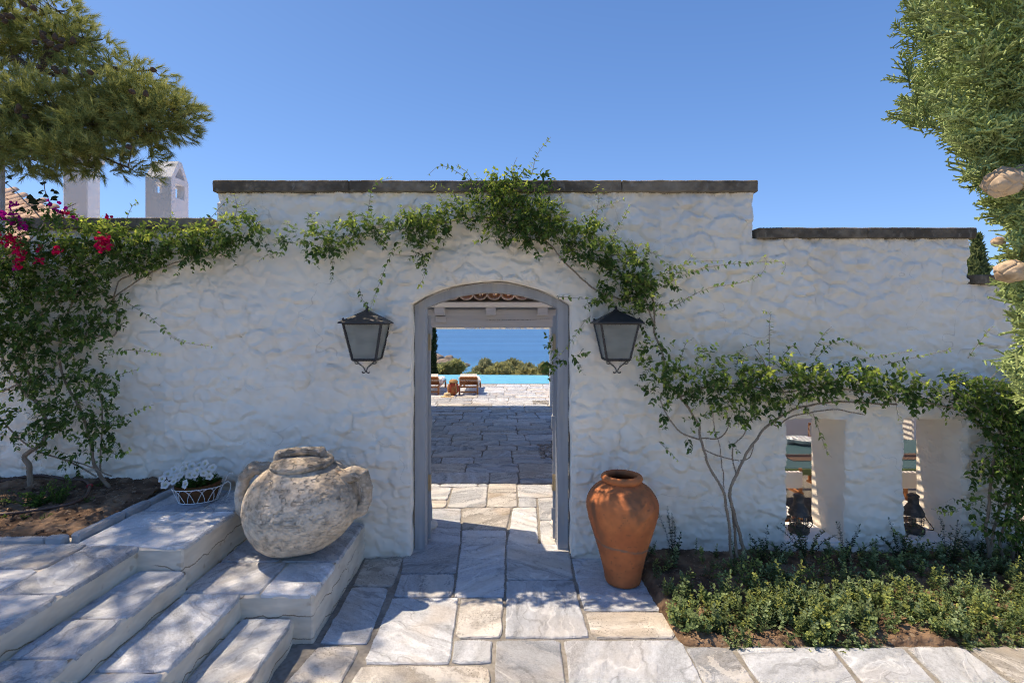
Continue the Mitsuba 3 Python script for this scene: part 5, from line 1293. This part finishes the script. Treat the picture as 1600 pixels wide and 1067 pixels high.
for j in range(9):
    for i in range(40):
        x = -13.6 + i * .225
        o = np.array([x, RY0, RZ0]) + slope * (j * .36) + n_ * 0.0
        if x > -5.4 - (j * .36 / SL) * 4.78: continue
        m = (bt_[0] @ Mr + o + [r.normal(0, .008), 0, r.normal(0, .004)], bt_[1])
        px = CX + o[0] / o[1] * F
        if -10 < px < 90 and j >= 2: put(house + '__tile', m, 'roof_tile', 40)
        else: rest.append(m)
put(house + '__tiles', cat(rest), 'roof_tile', 40, kind='stuff')

def solid(m):
    v, f = m
    return m3.Manifold(m3.Mesh(np.asarray(v, np.float32), np.asarray(f, np.uint32)))
def unsolid(m):
    q = m.to_mesh(); return np.array(q.vert_properties[:, :3], float), np.array(q.tri_verts, int)
def chimney(x, y, ang, w, d, zb, zt, cap, label):
    k = thing('chimney', label, 'chimney')
    if cap:
        ze = zt - .30
        body = solid(box(-w / 2, w / 2, -d / 2, d / 2, zb, ze))
        roof = solid(move(prism(Polygon([(-d / 2, ze - .002), (d / 2, ze - .002), (0.04, zt), (-0.04, zt)]), -w / 2, w / 2), (0, 0, 0), math.pi / 2))
        body = body + roof
        tri_ = solid(move(prism(Polygon([(-d / 2 + .09, ze + .02), (d / 2 - .09, ze + .02), (0, zt - .08)]), -w, w), (0, 0, 0), math.pi / 2))
        sl = solid(box(-w, w, -d / 2 + .10, d / 2 - .10, ze - .30, ze - .07))
        s2 = solid(box(-.055, .055, -d, d, ze - .25, ze - .08))
        core = solid(box(-w / 2 + .06, w / 2 - .06, -d / 2 + .06, d / 2 - .06, ze - .33, ze - .05))
        m = unsolid(body - sl - s2 - core - (tri_ ^ solid(box(w / 2 - .16, w, -d, d, zb, zt + 1))))
    else:
        m = box(-w / 2, w / 2, -d / 2, d / 2, zb, zt, .015)
    put(k + '__shaft', move(m, (x, y, 0), ang), 'chimney_plaster')
    if not cap:
        put(k + '__cap', move(box(-w / 2 - .05, w / 2 + .05, -d / 2 - .05, d / 2 + .05, zt - .004, zt + .09, .01), (x, y, 0), ang), 'chimney_plaster')
chimney(-5.43, 8.3, -0.03, .42, .42, 2.7, 4.66, True, 'white chimney with a gabled top and square smoke holes behind the wall')
chimney(-7.06, 8.6, 0.18, .36, .36, 2.7, 4.80, False, 'plain white square chimney partly hidden under the pine')
pl = P(5, 300, 5.5)
put('thin_pole', tube([(pl[0], 5.5, -.8), (pl[0], 5.5, 2.0), (pl[0] - .012, 5.5, 4.3)], [.024, .023, .020], 10), 'kerb_grey', True, label='thin grey pole standing behind the wall at the left edge', category='pole')

# ------------------------------------------------------------------ the porch behind the gate
porch = thing('porch', 'tiled porch with a heavy pale beam and white gutter seen through the gate', 'porch')
BY = 7.25
zb0, zb1 = 2 - 2 / F * BY, 2 + 27 / F * BY
put(porch + '__beam', rough_box(-4.4, P(873, 500, BY)[0], BY, BY + .26, zb0, zb1, .08, .004, 5, 7, .012), 'old_beam', 40)
zg = zb1 + .075
put(porch + '__gutter', cat([move(prism(Polygon([(math.cos(t) * .062, math.sin(t) * .055) for t in np.linspace(math.pi, 2 * math.pi, 14)] + [(.062, .012), (.052, .012), (.05, 0)] + [(math.cos(t) * .05, math.sin(t) * .045) for t in np.linspace(2 * math.pi, math.pi, 14)] + [(-.062, .012)]), -6.1 / 2, 6.1 / 2), (-1.45, BY - .10, zg), math.pi / 2)]), 'white_wood', 30)
for px in (688, 767, 847):
    x = P(px, 490, BY)[0]
    put(porch + '__rafter_end', box(x - .07, x + .07, BY - .12, BY + .6, zb1 - .09, zb1 + .02, .006), 'old_beam')
x = P(689, 495, BY)[0]
put(porch + '__junction_box', box(x - .075, x + .075, BY - .035, BY + .01, zb1 - .19, zb1 - .10, .006), 'old_beam')
EZ = zg + .022
rise = math.tan(math.radians(14))
put(porch + '__roof_deck', cat([(np.array([(-4.6, BY - .10, EZ), (1.75, BY - .10, EZ), (1.75, 10.2, EZ + rise * (10.3 - BY)), (-4.6, 10.2, EZ + rise * (10.3 - BY)), (-4.6, 13.3, EZ), (1.75, 13.3, EZ)]), np.array([[0, 2, 1], [0, 3, 2], [3, 5, 2], [3, 4, 5]])),
                               (np.array([(-4.6, BY - .10, EZ), (1.75, BY - .10, EZ), (1.75, 10.2, EZ + rise * (10.3 - BY)), (-4.6, 10.2, EZ + rise * (10.3 - BY)), (-4.6, 13.3, EZ), (1.75, 13.3, EZ)]) + [0, 0, .04], np.array([[0, 1, 2], [0, 2, 3], [3, 2, 5], [3, 5, 4]]))]), 'old_beam')
sl2 = unit(np.array([0, 1, rise])); nn2 = np.cross([1, 0, 0], sl2)
Mp = np.stack([[1, 0, 0], sl2, nn2])
cover, pan = barrel(.20, .165, .42), barrel(.20, .165, .42)
pan = (pan[0] * [1, 1, -1], pan[1][:, ::-1])
rest = []
sp_ = 21.6 / F * 7.0
for i in range(32):
    x = P(772, 470, 7.0)[0] + (i - 22) * sp_
    if x > 1.7: continue
    for j in range(8):
        o = np.array([x, BY - .27, EZ + .02]) + sl2 * (j * .38)
        mp = (pan[0] @ Mp + o + nn2 * .075, pan[1]); mc = (cover[0] @ Mp + o + [sp_ / 2, -.0, 0] + nn2 * .055, cover[1])
        if j == 0 and abs(i - 22) < 7:
            put(porch + '__tile', mp, 'roof_tile', 40); put(porch + '__tile', mc, 'roof_tile', 40)
        else:
            rest += [mp, mc]
put(porch + '__tiles', cat(rest), 'roof_tile', 40, kind='stuff')
px0 = P(860, 635, 12.75)[0]
put(porch + '__pillar', rough_box(px0, px0 + .36, 12.75, 13.1, -.02, 2.4, .08, .006, 4, 9, .012), 'smooth_plaster', 40)
put(porch + '__pillar', rough_box(-4.3, -3.95, 12.75, 13.1, -.02, 2.4, .1, .006, 4, 10, .012), 'smooth_plaster', 40)
put(porch + '__pillar', rough_box(-4.3, -3.95, BY - .02, BY + .3, -.02, zb0, .1, .006, 4, 11, .012), 'smooth_plaster', 40)
put(porch + '__pillar', rough_box(1.25, 1.55, BY - .02, BY + .3, -.02, zb0 + .1, .1, .006, 4, 12, .012), 'smooth_plaster', 40)
put(porch + '__far_beam', box(-4.4, 1.7, 12.8, 13.05, 2.30, EZ + .04, .01), 'old_beam')
c = P(871, 530, 12.7)
wl = thing('pillar_lamp', 'small dark lamp fixed on the white porch pillar', 'lamp')
put(wl + '__bar', cat([box(c[0] - .07, c[0] - .035, 12.66, 12.75, c[2] - .11, c[2] + .10, .004), box(c[0] + .015, c[0] + .05, 12.66, 12.75, c[2] - .11, c[2] + .10, .004)]), 'iron')
put(wl + '__top', box(c[0] - .08, c[0] + .06, 12.655, 12.749, c[2] + .101, c[2] + .125, .004), 'iron')
c = P(870, 613, 12.7)
put('socket_plate', box(c[0] - .05, c[0] + .03, 12.735, 12.75, c[2] - .05, c[2] + .04, .004), 'straw', label='small yellowish socket plate low on the porch pillar', category='socket')

# ------------------------------------------------------------------ loungers, bag and hat
def lounger(x, label):
    k = thing('sun_lounger', label, 'sun lounger', None)
    y0 = 15.0
    w = .265
    bz0, bz1, by0, by1 = .25, .51, y0 + .30, y0 - .02
    def onb(t): return (by0 + (by1 - by0) * t, bz0 + (bz1 - bz0) * t)
    for i in range(9):
        a, b = onb(i / 9 + .012), onb((i + 1) / 9 - .012)
        v = np.array([(sx * w + x, q[0], q[1]) for q in (a, b) for sx in (-1, 1)] + [(sx * w + x, q[0] + .018, q[1] + .015) for q in (a, b) for sx in (-1, 1)])
        h = m3.Manifold.hull_points(v).to_mesh()
        put(k + '__backrest_slat', (np.array(h.vert_properties[:, :3]), np.array(h.tri_verts)), 'teak')
    put(k + '__rail', cat([tube([(x - w - .012, *onb(0)), (x - w - .012, *onb(1))], .018, 6), tube([(x + w + .012, *onb(0)), (x + w + .012, *onb(1))], .018, 6), tube([(x - w, onb(.62)[0] - .02, onb(.62)[1]), (x + w, onb(.62)[0] - .02, onb(.62)[1])], .012, 6)]), 'white_wood')
    put(k + '__frame', cat([box(x - w - .02, x - w + .025, y0 + .02, y0 + 1.95, .20, .26, .004), box(x + w - .025, x + w + .02, y0 + .02, y0 + 1.95, .20, .26, .004), box(x - w + .03, x + w - .03, y0 + .02, y0 + .06, .20, .25, .004), box(x - w + .03, x + w - .03, y0 + .01, y0 + .05, .06, .10, .004)]), 'teak')
    for sx in (-1, 1):
        for yy in (y0, y0 + 1.85):
            put(k + '__leg', box(x + sx * w - .025, x + sx * w + .025, yy - .03, yy + .025, 0.002, .27, .004), 'teak')
    cu = rough_box(x - w + .01, x + w - .01, y0 + .33, y0 + 1.93, .275, .36, .06, .012, 5, 3, .03)
    put(k + '__cushion', cu, 'canvas', 60)
    a0, a1 = onb(-.05), onb(.97)
    v = np.array([(x + sx * (w - .02) , q[0] + d, q[1] + d) for q in (a0, a1) for sx in (-1, 1) for d in (.03, .10)])
    h = m3.Manifold.hull_points(v).to_mesh()
    put(k + '__cushion', (np.array(h.vert_properties[:, :3]), np.array(h.tri_verts)), 'canvas')
    put(k + '__towel', rough_box(x + w - .14, x + w + .08, y0 + .22, y0 + .62, .31, .45, .05, .03, 6, 4, .05), 'canvas', 60)
lounger(P(732, 600, 15)[0], 'wooden sun lounger with white cushion in the sun right of the bag')
lounger(P(671, 600, 15)[0], 'wooden sun lounger with white cushion partly hidden by the left gate leaf')
bag = thing('backpack', 'red and brown woven bag standing on the terrace between the loungers', 'bag')
s = trimesh.creation.icosphere(4, 1.0)
v = squash(s.vertices) * np.array([.17, .13, .22]); v[:, 0] *= 1 - .25 * np.clip(v[:, 2] / .22, 0, 1)
v = v + unit(v) * (.03 * (fb(v[:, 0] * 9, v[:, 1] * 9, v[:, 2] * 6, 5) - .5))[:, None]
bc = np.array([P(708, 612, 14.9)[0], 14.9, .215])
put(bag + '__body', (v + bc, s.faces), 'bag_cloth', True)
for s_ in (-1, 1):
    put(bag + '__strap', tube(spline([bc + [s_ * .07, -.08, .18], bc + [s_ * .10, -.16, .08], bc + [s_ * .11, -.15, -.08], bc + [s_ * .08, -.11, -.18]], 5), .018, 6), 'bag_strap', True)
put(bag + '__flap', move(lathe([(0.001, .06), (.09, .05), (.135, .0), (.13, -.03), (.001, -.03)], 20), bc + [0.01, -.01, .19], 0, .1), 'bag_strap', 40)
hat = thing('straw_hat', 'straw sun hat lying on the paving beside the bag', 'hat')
hp_ = P(699, 620, 14.62)
put(hat + '__crown', move(lathe([(0.105, 0.012), (0.10, 0.07), (.08, .10), (0.001, .11)], 24), (hp_[0], 14.6, 0.006)), 'straw', 50)
put(hat + '__brim', move(lathe([(0.10, 0.010), (0.19, 0.002), (0.195, 0.006), (0.10, 0.018)], 28), (hp_[0], 14.6, 0.006)), 'straw', 30)

# ------------------------------------------------------------------ the pool
pool_near, pool_far = 18.05, 21.3
def pool_outline(off=0.0):
    far = [(x, pool_far + off + .0 - .030 * np.clip(x + 1.8, 0, 9) ** 1.6) for x in np.linspace(4.2, -7.0, 40)]
    return Polygon([(-7.0 - off, pool_near - off), (4.2 + off, pool_near - off)] + far)
def slab(poly_, z0, z1):
    m = trimesh.creation.extrude_polygon(poly_, z1 - z0, engine='earcut')
    return np.array(m.vertices) + [0, 0, z0], np.array(m.faces)
pool = thing('infinity_pool', 'turquoise infinity pool along the far edge of the terrace', 'pool')
put(pool + '__basin', slab(pool_outline(.10), -1.2, -.06), 'chimney_plaster')
put(pool + '__water', slab(pool_outline(.05), -.055, -.012), 'pool_water')

# ------------------------------------------------------------------ bushes beyond the pool, cypress, shore rocks
def bush(key, cx, cy, cz, rx, ry, rz, n, sz, seed, ca, cb):
    r = np.random.default_rng(seed)
    sub = r.normal(0, 1, (26, 3)); sub = unit(sub) * r.uniform(.25, 1.1, (26, 1)); sub[:, 2] = np.abs(sub[:, 2]) * 1.0 - .25
    w = r.integers(0, 26, n)
    u = unit(r.normal(0, 1, (n, 3)))
    q = sub[w] + u * (r.uniform(.3, 1, (n, 1)) ** .7) * r.uniform(.16, .36, 26)[w][:, None]
    B = q * [rx, ry, rz] + [cx, cy, cz]
    A = u + [0, 0, .4] + r.normal(0, .4, (n, 3))
    k = np.clip(.5 + .35 * r.normal(0, 1, (n, 1)) * .6 + .4 * (r.uniform(0, 1, 26)[w][:, None] - .5), 0, 1)
    C = np.array(ca) * (1 - k) + np.array(cb) * k
    lm = leaves(B, A, u + r.normal(0, .6, (n, 3)), sz * r.uniform(.6, 1.2, n), sz * .5 * r.uniform(.6, 1.2, n), C)
    put(key + '__crown', lm[:2], 'leaf', color=lm[2])
    g = float(terrain_z(np.array(cx), np.array(cy)))
    st = [tube(spline([(cx + r.normal(0, .1), cy, g - .1), (cx + s_[0] * rx * .3, cy + s_[1] * ry * .3, (g + cz) / 2), (cx + s_[0] * rx * .8, cy + s_[1] * ry * .8, cz + s_[2] * rz * .8)], 4), np.linspace(.07, .015, 9), 5) for s_ in sub[:9]]
    put(key + '__trunk', cat(st), 'dark_bark', True)
OLA, OLB = (0.22, 0.24, 0.12), (0.60, 0.58, 0.26)
for i, (px, py, rpx, rpy, Y, n, lab, cb) in enumerate((
        (698, 581, 25, 21, 30, 4400, 'pale green bush on the left just beyond the pool', (0.64, 0.66, 0.28)),
        (731, 593, 7, 8, 27, 800, 'small grey green bush tip beside the gap above the pool', (0.46, 0.54, 0.25)),
        (744, 592, 8, 7, 28, 800, 'second small bush tip in the middle above the pool', (0.46, 0.54, 0.25)),
        (755, 577, 13, 16, 34, 2200, 'grey feathery shrub at the left end of the shrub mass beyond the pool', (0.52, 0.53, 0.33)),
        (782, 582, 24, 17, 31, 4400, 'olive green shrub in the middle of the shrub mass beyond the pool', OLB),
        (803, 576, 26, 18, 35, 4600, 'tallest spreading olive shrub beyond the pool', (0.54, 0.52, 0.25)),
        (832, 589, 26, 12, 30, 3800, 'low yellowish shrub on the right beyond the pool', (0.60, 0.56, 0.26)),
        (858, 584, 20, 18, 29, 3600, 'green shrub beside the porch pillar beyond the pool', OLB),
        (640, 580, 36, 26, 30, 3000, 'bush beyond the pool hidden behind the left gate jamb', OLB))):
    if i == 8: continue
    k = thing('coastal_shrub', lab, 'shrub', None)
    c = P(px, py, Y)
    bush(k, c[0], Y, c[2], rpx / F * Y, rpx / F * Y * .8, rpy / F * Y * 1.05, n, .26, 400 + i, OLA, cb)
ccy = thing('column_cypress', 'dark columnar cypress by the pool at the left of the gate view', 'tree')
c = P(664, 585, 23)
cone_tree(ccy, c[0] - .10, 23.6, -.9, 4.6, .58, 9000, .17, 501, (0.03, 0.05, 0.022), (0.09, 0.12, 0.055), power=.35)
r = np.random.default_rng(88)
def boulder(cx, cy, cz, sx, sy, sz, seed, label):
    s = trimesh.creation.icosphere(4, 1.0)
    v = squash(s.vertices)
    v = v * (1 + .55 * (fb(v[:, 0] * 1.6, v[:, 1] * 1.6, v[:, 2] * 2.6, seed, 4) - .5))[:, None] * [sx, sy, sz]
    put('shore_rock', (v + [cx, cy, cz], s.faces), 'brown_rock', 25, label=label, category='rock')
for i, (px, py, w, h, Y, lab) in enumerate(((683, 561, 13, 9, 118, 'square brown shore rock at the left by the cypress'), (701, 561, 9, 8, 120, 'tallest pointed brown rock on the shore'), (694, 566, 14, 7, 114, 'low dark rock in front of the pointed rock'), (710, 566, 10, 7, 118, 'rounded shore rock right of the pointed rock'), (720, 569, 6, 4, 121, 'small dark rock at the tip of the rocky point'), (728, 569, 7, 2, 124, 'flat rock awash in the sea off the point'))):
    c = P(px, py, Y)
    boulder(c[0], Y, c[2] - h / F * Y * .6, w / F * Y, w / F * Y * .7, h / F * Y * 1.4, 600 + i, lab)
gv, gf = grid(-30, -9.5, 95, 140, 40, 40, lambda X, Y: -13.4 + 4.6 * np.clip(1 - np.hypot((X + 17) / 8.5, (Y - 118) / 18), -.3, 1) ** 1 + 2.0 * (fb(X * .4, Y * .4, 0, 9) - .5))
put('rocky_point', (gv, gf), 'brown_rock', 25, kind='structure', label='rocky point running out into the sea')

# ------------------------------------------------------------------ dining terrace seen through the slot windows
put('dining_terrace', box(2.104, 9.5, 4.966, 9.2, -.76, -.35), 'mortar', kind='structure', label='sunken dining terrace behind the slot windows')
bw = thing('back_wall', 'plain white wall behind the dining table seen through the slot windows', 'wall')
put(bw + '__masonry', rough_box(2.6, 9.5, 9.0, 9.3, -.36, 2.1, .25, .012, 3, 6, .03), 'smooth_plaster', 40)
put(bw + '__pier', rough_box(P(1426, 680, 8.2)[0], P(1426, 680, 8.2)[0] + .5, 8.2, 8.5, -.36, 1.9, .12, .008, 4, 6, .02), 'smooth_plaster', 40)
perg = thing('slatted_pergola', 'slatted wooden pergola shading the dining table behind the wall', 'pergola')
put(perg + '__slats', cat([box(x, x + .017, 4.99, 9.0, 1.75, 1.762) for x in np.arange(1.95, 9.4, .045)]), 'teak', kind='stuff')
put(perg + '__rafters', cat([box(1.9, 9.4, y, y + .08, 1.67, 1.749) for y in (5.0, 6.4, 7.7, 8.9)]), 'teak')
put(perg + '__post', cat([box(x, x + .09, 8.85, 8.94, -.352, 1.669, .006) for x in (2.2, 5.7, 9.2)]), 'teak')
tb = thing('dining_table', 'long blue green dining table with a green edge behind the slot windows', 'table')
TZ = .42
put(tb + '__top', box(2.75, 6.4, 5.72, 7.15, TZ - .03, TZ, .004), 'table_paint')
put(tb + '__edge', cat([box(2.75, 6.4, 5.70, 5.719, TZ - .075, TZ - .005, .003), box(2.75, 6.4, 7.151, 7.17, TZ - .075, TZ - .005, .003)]), 'green_paint')
for x in (2.85, 6.22):
    for y in (5.8, 7.0):
        put(tb + '__leg', box(x, x + .08, y, y + .08, -.352, TZ - .031, .004), 'teak')
def dish(px, py, Y, rr, lab):
    c = P(px, py, Y)
    put('serving_dish', move(lathe([(.001, .0), (rr * .55, .0), (rr * .8, .03), (rr, .07), (rr * .96, .072), (rr * .72, .035), (rr * .5, .012), (.001, .012)], 30), (c[0], Y, TZ + .003)), 'ceramic', 40, label=lab, category='dish')
dish(1254, 692, 6.9, .20, 'white serving dish on the dining table seen through the first slot window')
dish(1231, 690, 6.95, .13, 'dark rimmed dish at the left on the dining table seen through the first slot window')
for px, py, Y, lab in ((1258, 713, 6.15, 'brown place mat on the table seen through the first slot window'), (1424, 712, 6.2, 'brown place mat on the table seen through the second slot window')):
    c = P(px, py, Y)
    put('place_mat', box(c[0] - .22, c[0] + .2, Y - .14, Y + .16, TZ + .002, TZ + .008, .002), 'placemat', label=lab, category='place mat')
def chair(x, y, rz, label):
    k = thing('director_chair', label, 'chair')
    def pu(n, m, b, sm=False): put(k + '__' + n, move(m, (x, y, -.35), rz), b, sm)
    w, d = .27, .22
    for sx in (-1, 1):
        pu('arm', box(sx * w - .025, sx * w + .025, -d - .02, d + .02, .63, .655, .004), 'teak')
        for sy in (-1, 1):
            pu('leg', box(sx * w - .016, sx * w + .016, sy * d - .018, sy * d + .018, .03, .629, .003), 'teak')
        pu('foot_rail', box(sx * w - .02, sx * w + .02, -d - .05, d + .05, .0, .029, .003), 'teak')
        pu('back_post', box(sx * w - .014, sx * w + .014, -d - .012, -d + .016, .656, .90, .003), 'teak')
        pu('cross_brace', tube([(-w * sx, -d + .03 * sx, .06), (w * sx, -d + .03 * sx, .43)], .014, 6), 'teak')
        pu('cross_brace', tube([(-w * sx, d - .03 * sx, .06), (w * sx, d - .03 * sx, .43)], .014, 6), 'teak')
    pu('seat', grid(-w + .01, w - .01, -d, d, 14, 6, lambda X, Y: .44 - .03 * (1 - (X / w) ** 2)), 'canvas', True)
    v, f = box(-w - .012, w + .012, -d - .022, -d + .020, .70, .87, .008)
    pu('back_canvas', (v, f), 'canvas')
chair(P(1192, 780, 5.45)[0], 5.45, 0.05, 'wooden folding chair with white canvas at the table behind the first slot window')
chair(P(1398, 770, 5.45)[0], 5.45, -0.04, 'wooden folding chair with white canvas at the table behind the second slot window')
chair(4.9, 7.5, math.pi, 'wooden folding chair with white canvas on the far side of the dining table')

# ship lanterns in the slot windows
def ship_lantern(cx, cy, z, label, hand):
    k = thing('ship_lantern', label, 'lantern', 'old ship lanterns in the slot windows')
    def pu(n, m, b, sm=35): put(k + '__' + n, (m[0] + [cx, cy, z], m[1]), b, sm)
    pu('base', lathe([(.001, 0), (.083, 0), (.088, .012), (.088, .040), (.076, .050), (.072, .056), (.001, .056)], 32), 'old_iron')
    pu('glass', lathe([(.060, .056), (.064, .08), (.064, .13), (.060, .155)], 32), 'clear_glass', True)
    pu('burner', lathe([(.001, .056), (.030, .056), (.034, .075), (.014, .09), (.010, .115), (.001, .12)], 16), 'brass')
    pu('hood', lathe([(.070, .155), (.086, .158), (.084, .185), (.070, .215), (.052, .245), (.042, .262), (.040, .320), (.047, .324), (.047, .335), (.030, .348), (.001, .350)], 32), 'old_iron')
    gu = []
    for a in np.linspace(0, 2 * math.pi, 9)[:-1]:
        c_ = np.array([math.cos(a) * .076, math.sin(a) * .076, 0])
        gu.append(tube([c_ + [0, 0, .045], c_ + [0, 0, .165]], .0032, 5))
    for zz in (.085, .125):
        t = np.linspace(0, 2 * math.pi, 33); gu.append(tube(np.stack([.077 * np.cos(t), .077 * np.sin(t), t * 0 + zz], 1), .003, 5))
    pu('guard', cat(gu), 'old_iron', True)
    hd = [(.086, 0, .17), (.115, 0, .14), (.118, -.01, .07), (.095, 0, .03)] if not hand else [(.086, 0, .17), (.12, -.02, .10), (.155, -.04, .035), (.10, -.03, .03)]
    pu('handle', tube(spline(hd, 6), .0042, 6), 'old_iron', True)
ship_lantern(P(1248, 833, 4.70)[0], 4.70, WZ0 + .018, 'old dark ship lantern on the sill of the first slot window', False)
ship_lantern(P(1427, 834, 4.70)[0], 4.70, WZ0 + .018, 'old dark ship lantern with a drooping handle on the second slot window sill', True)
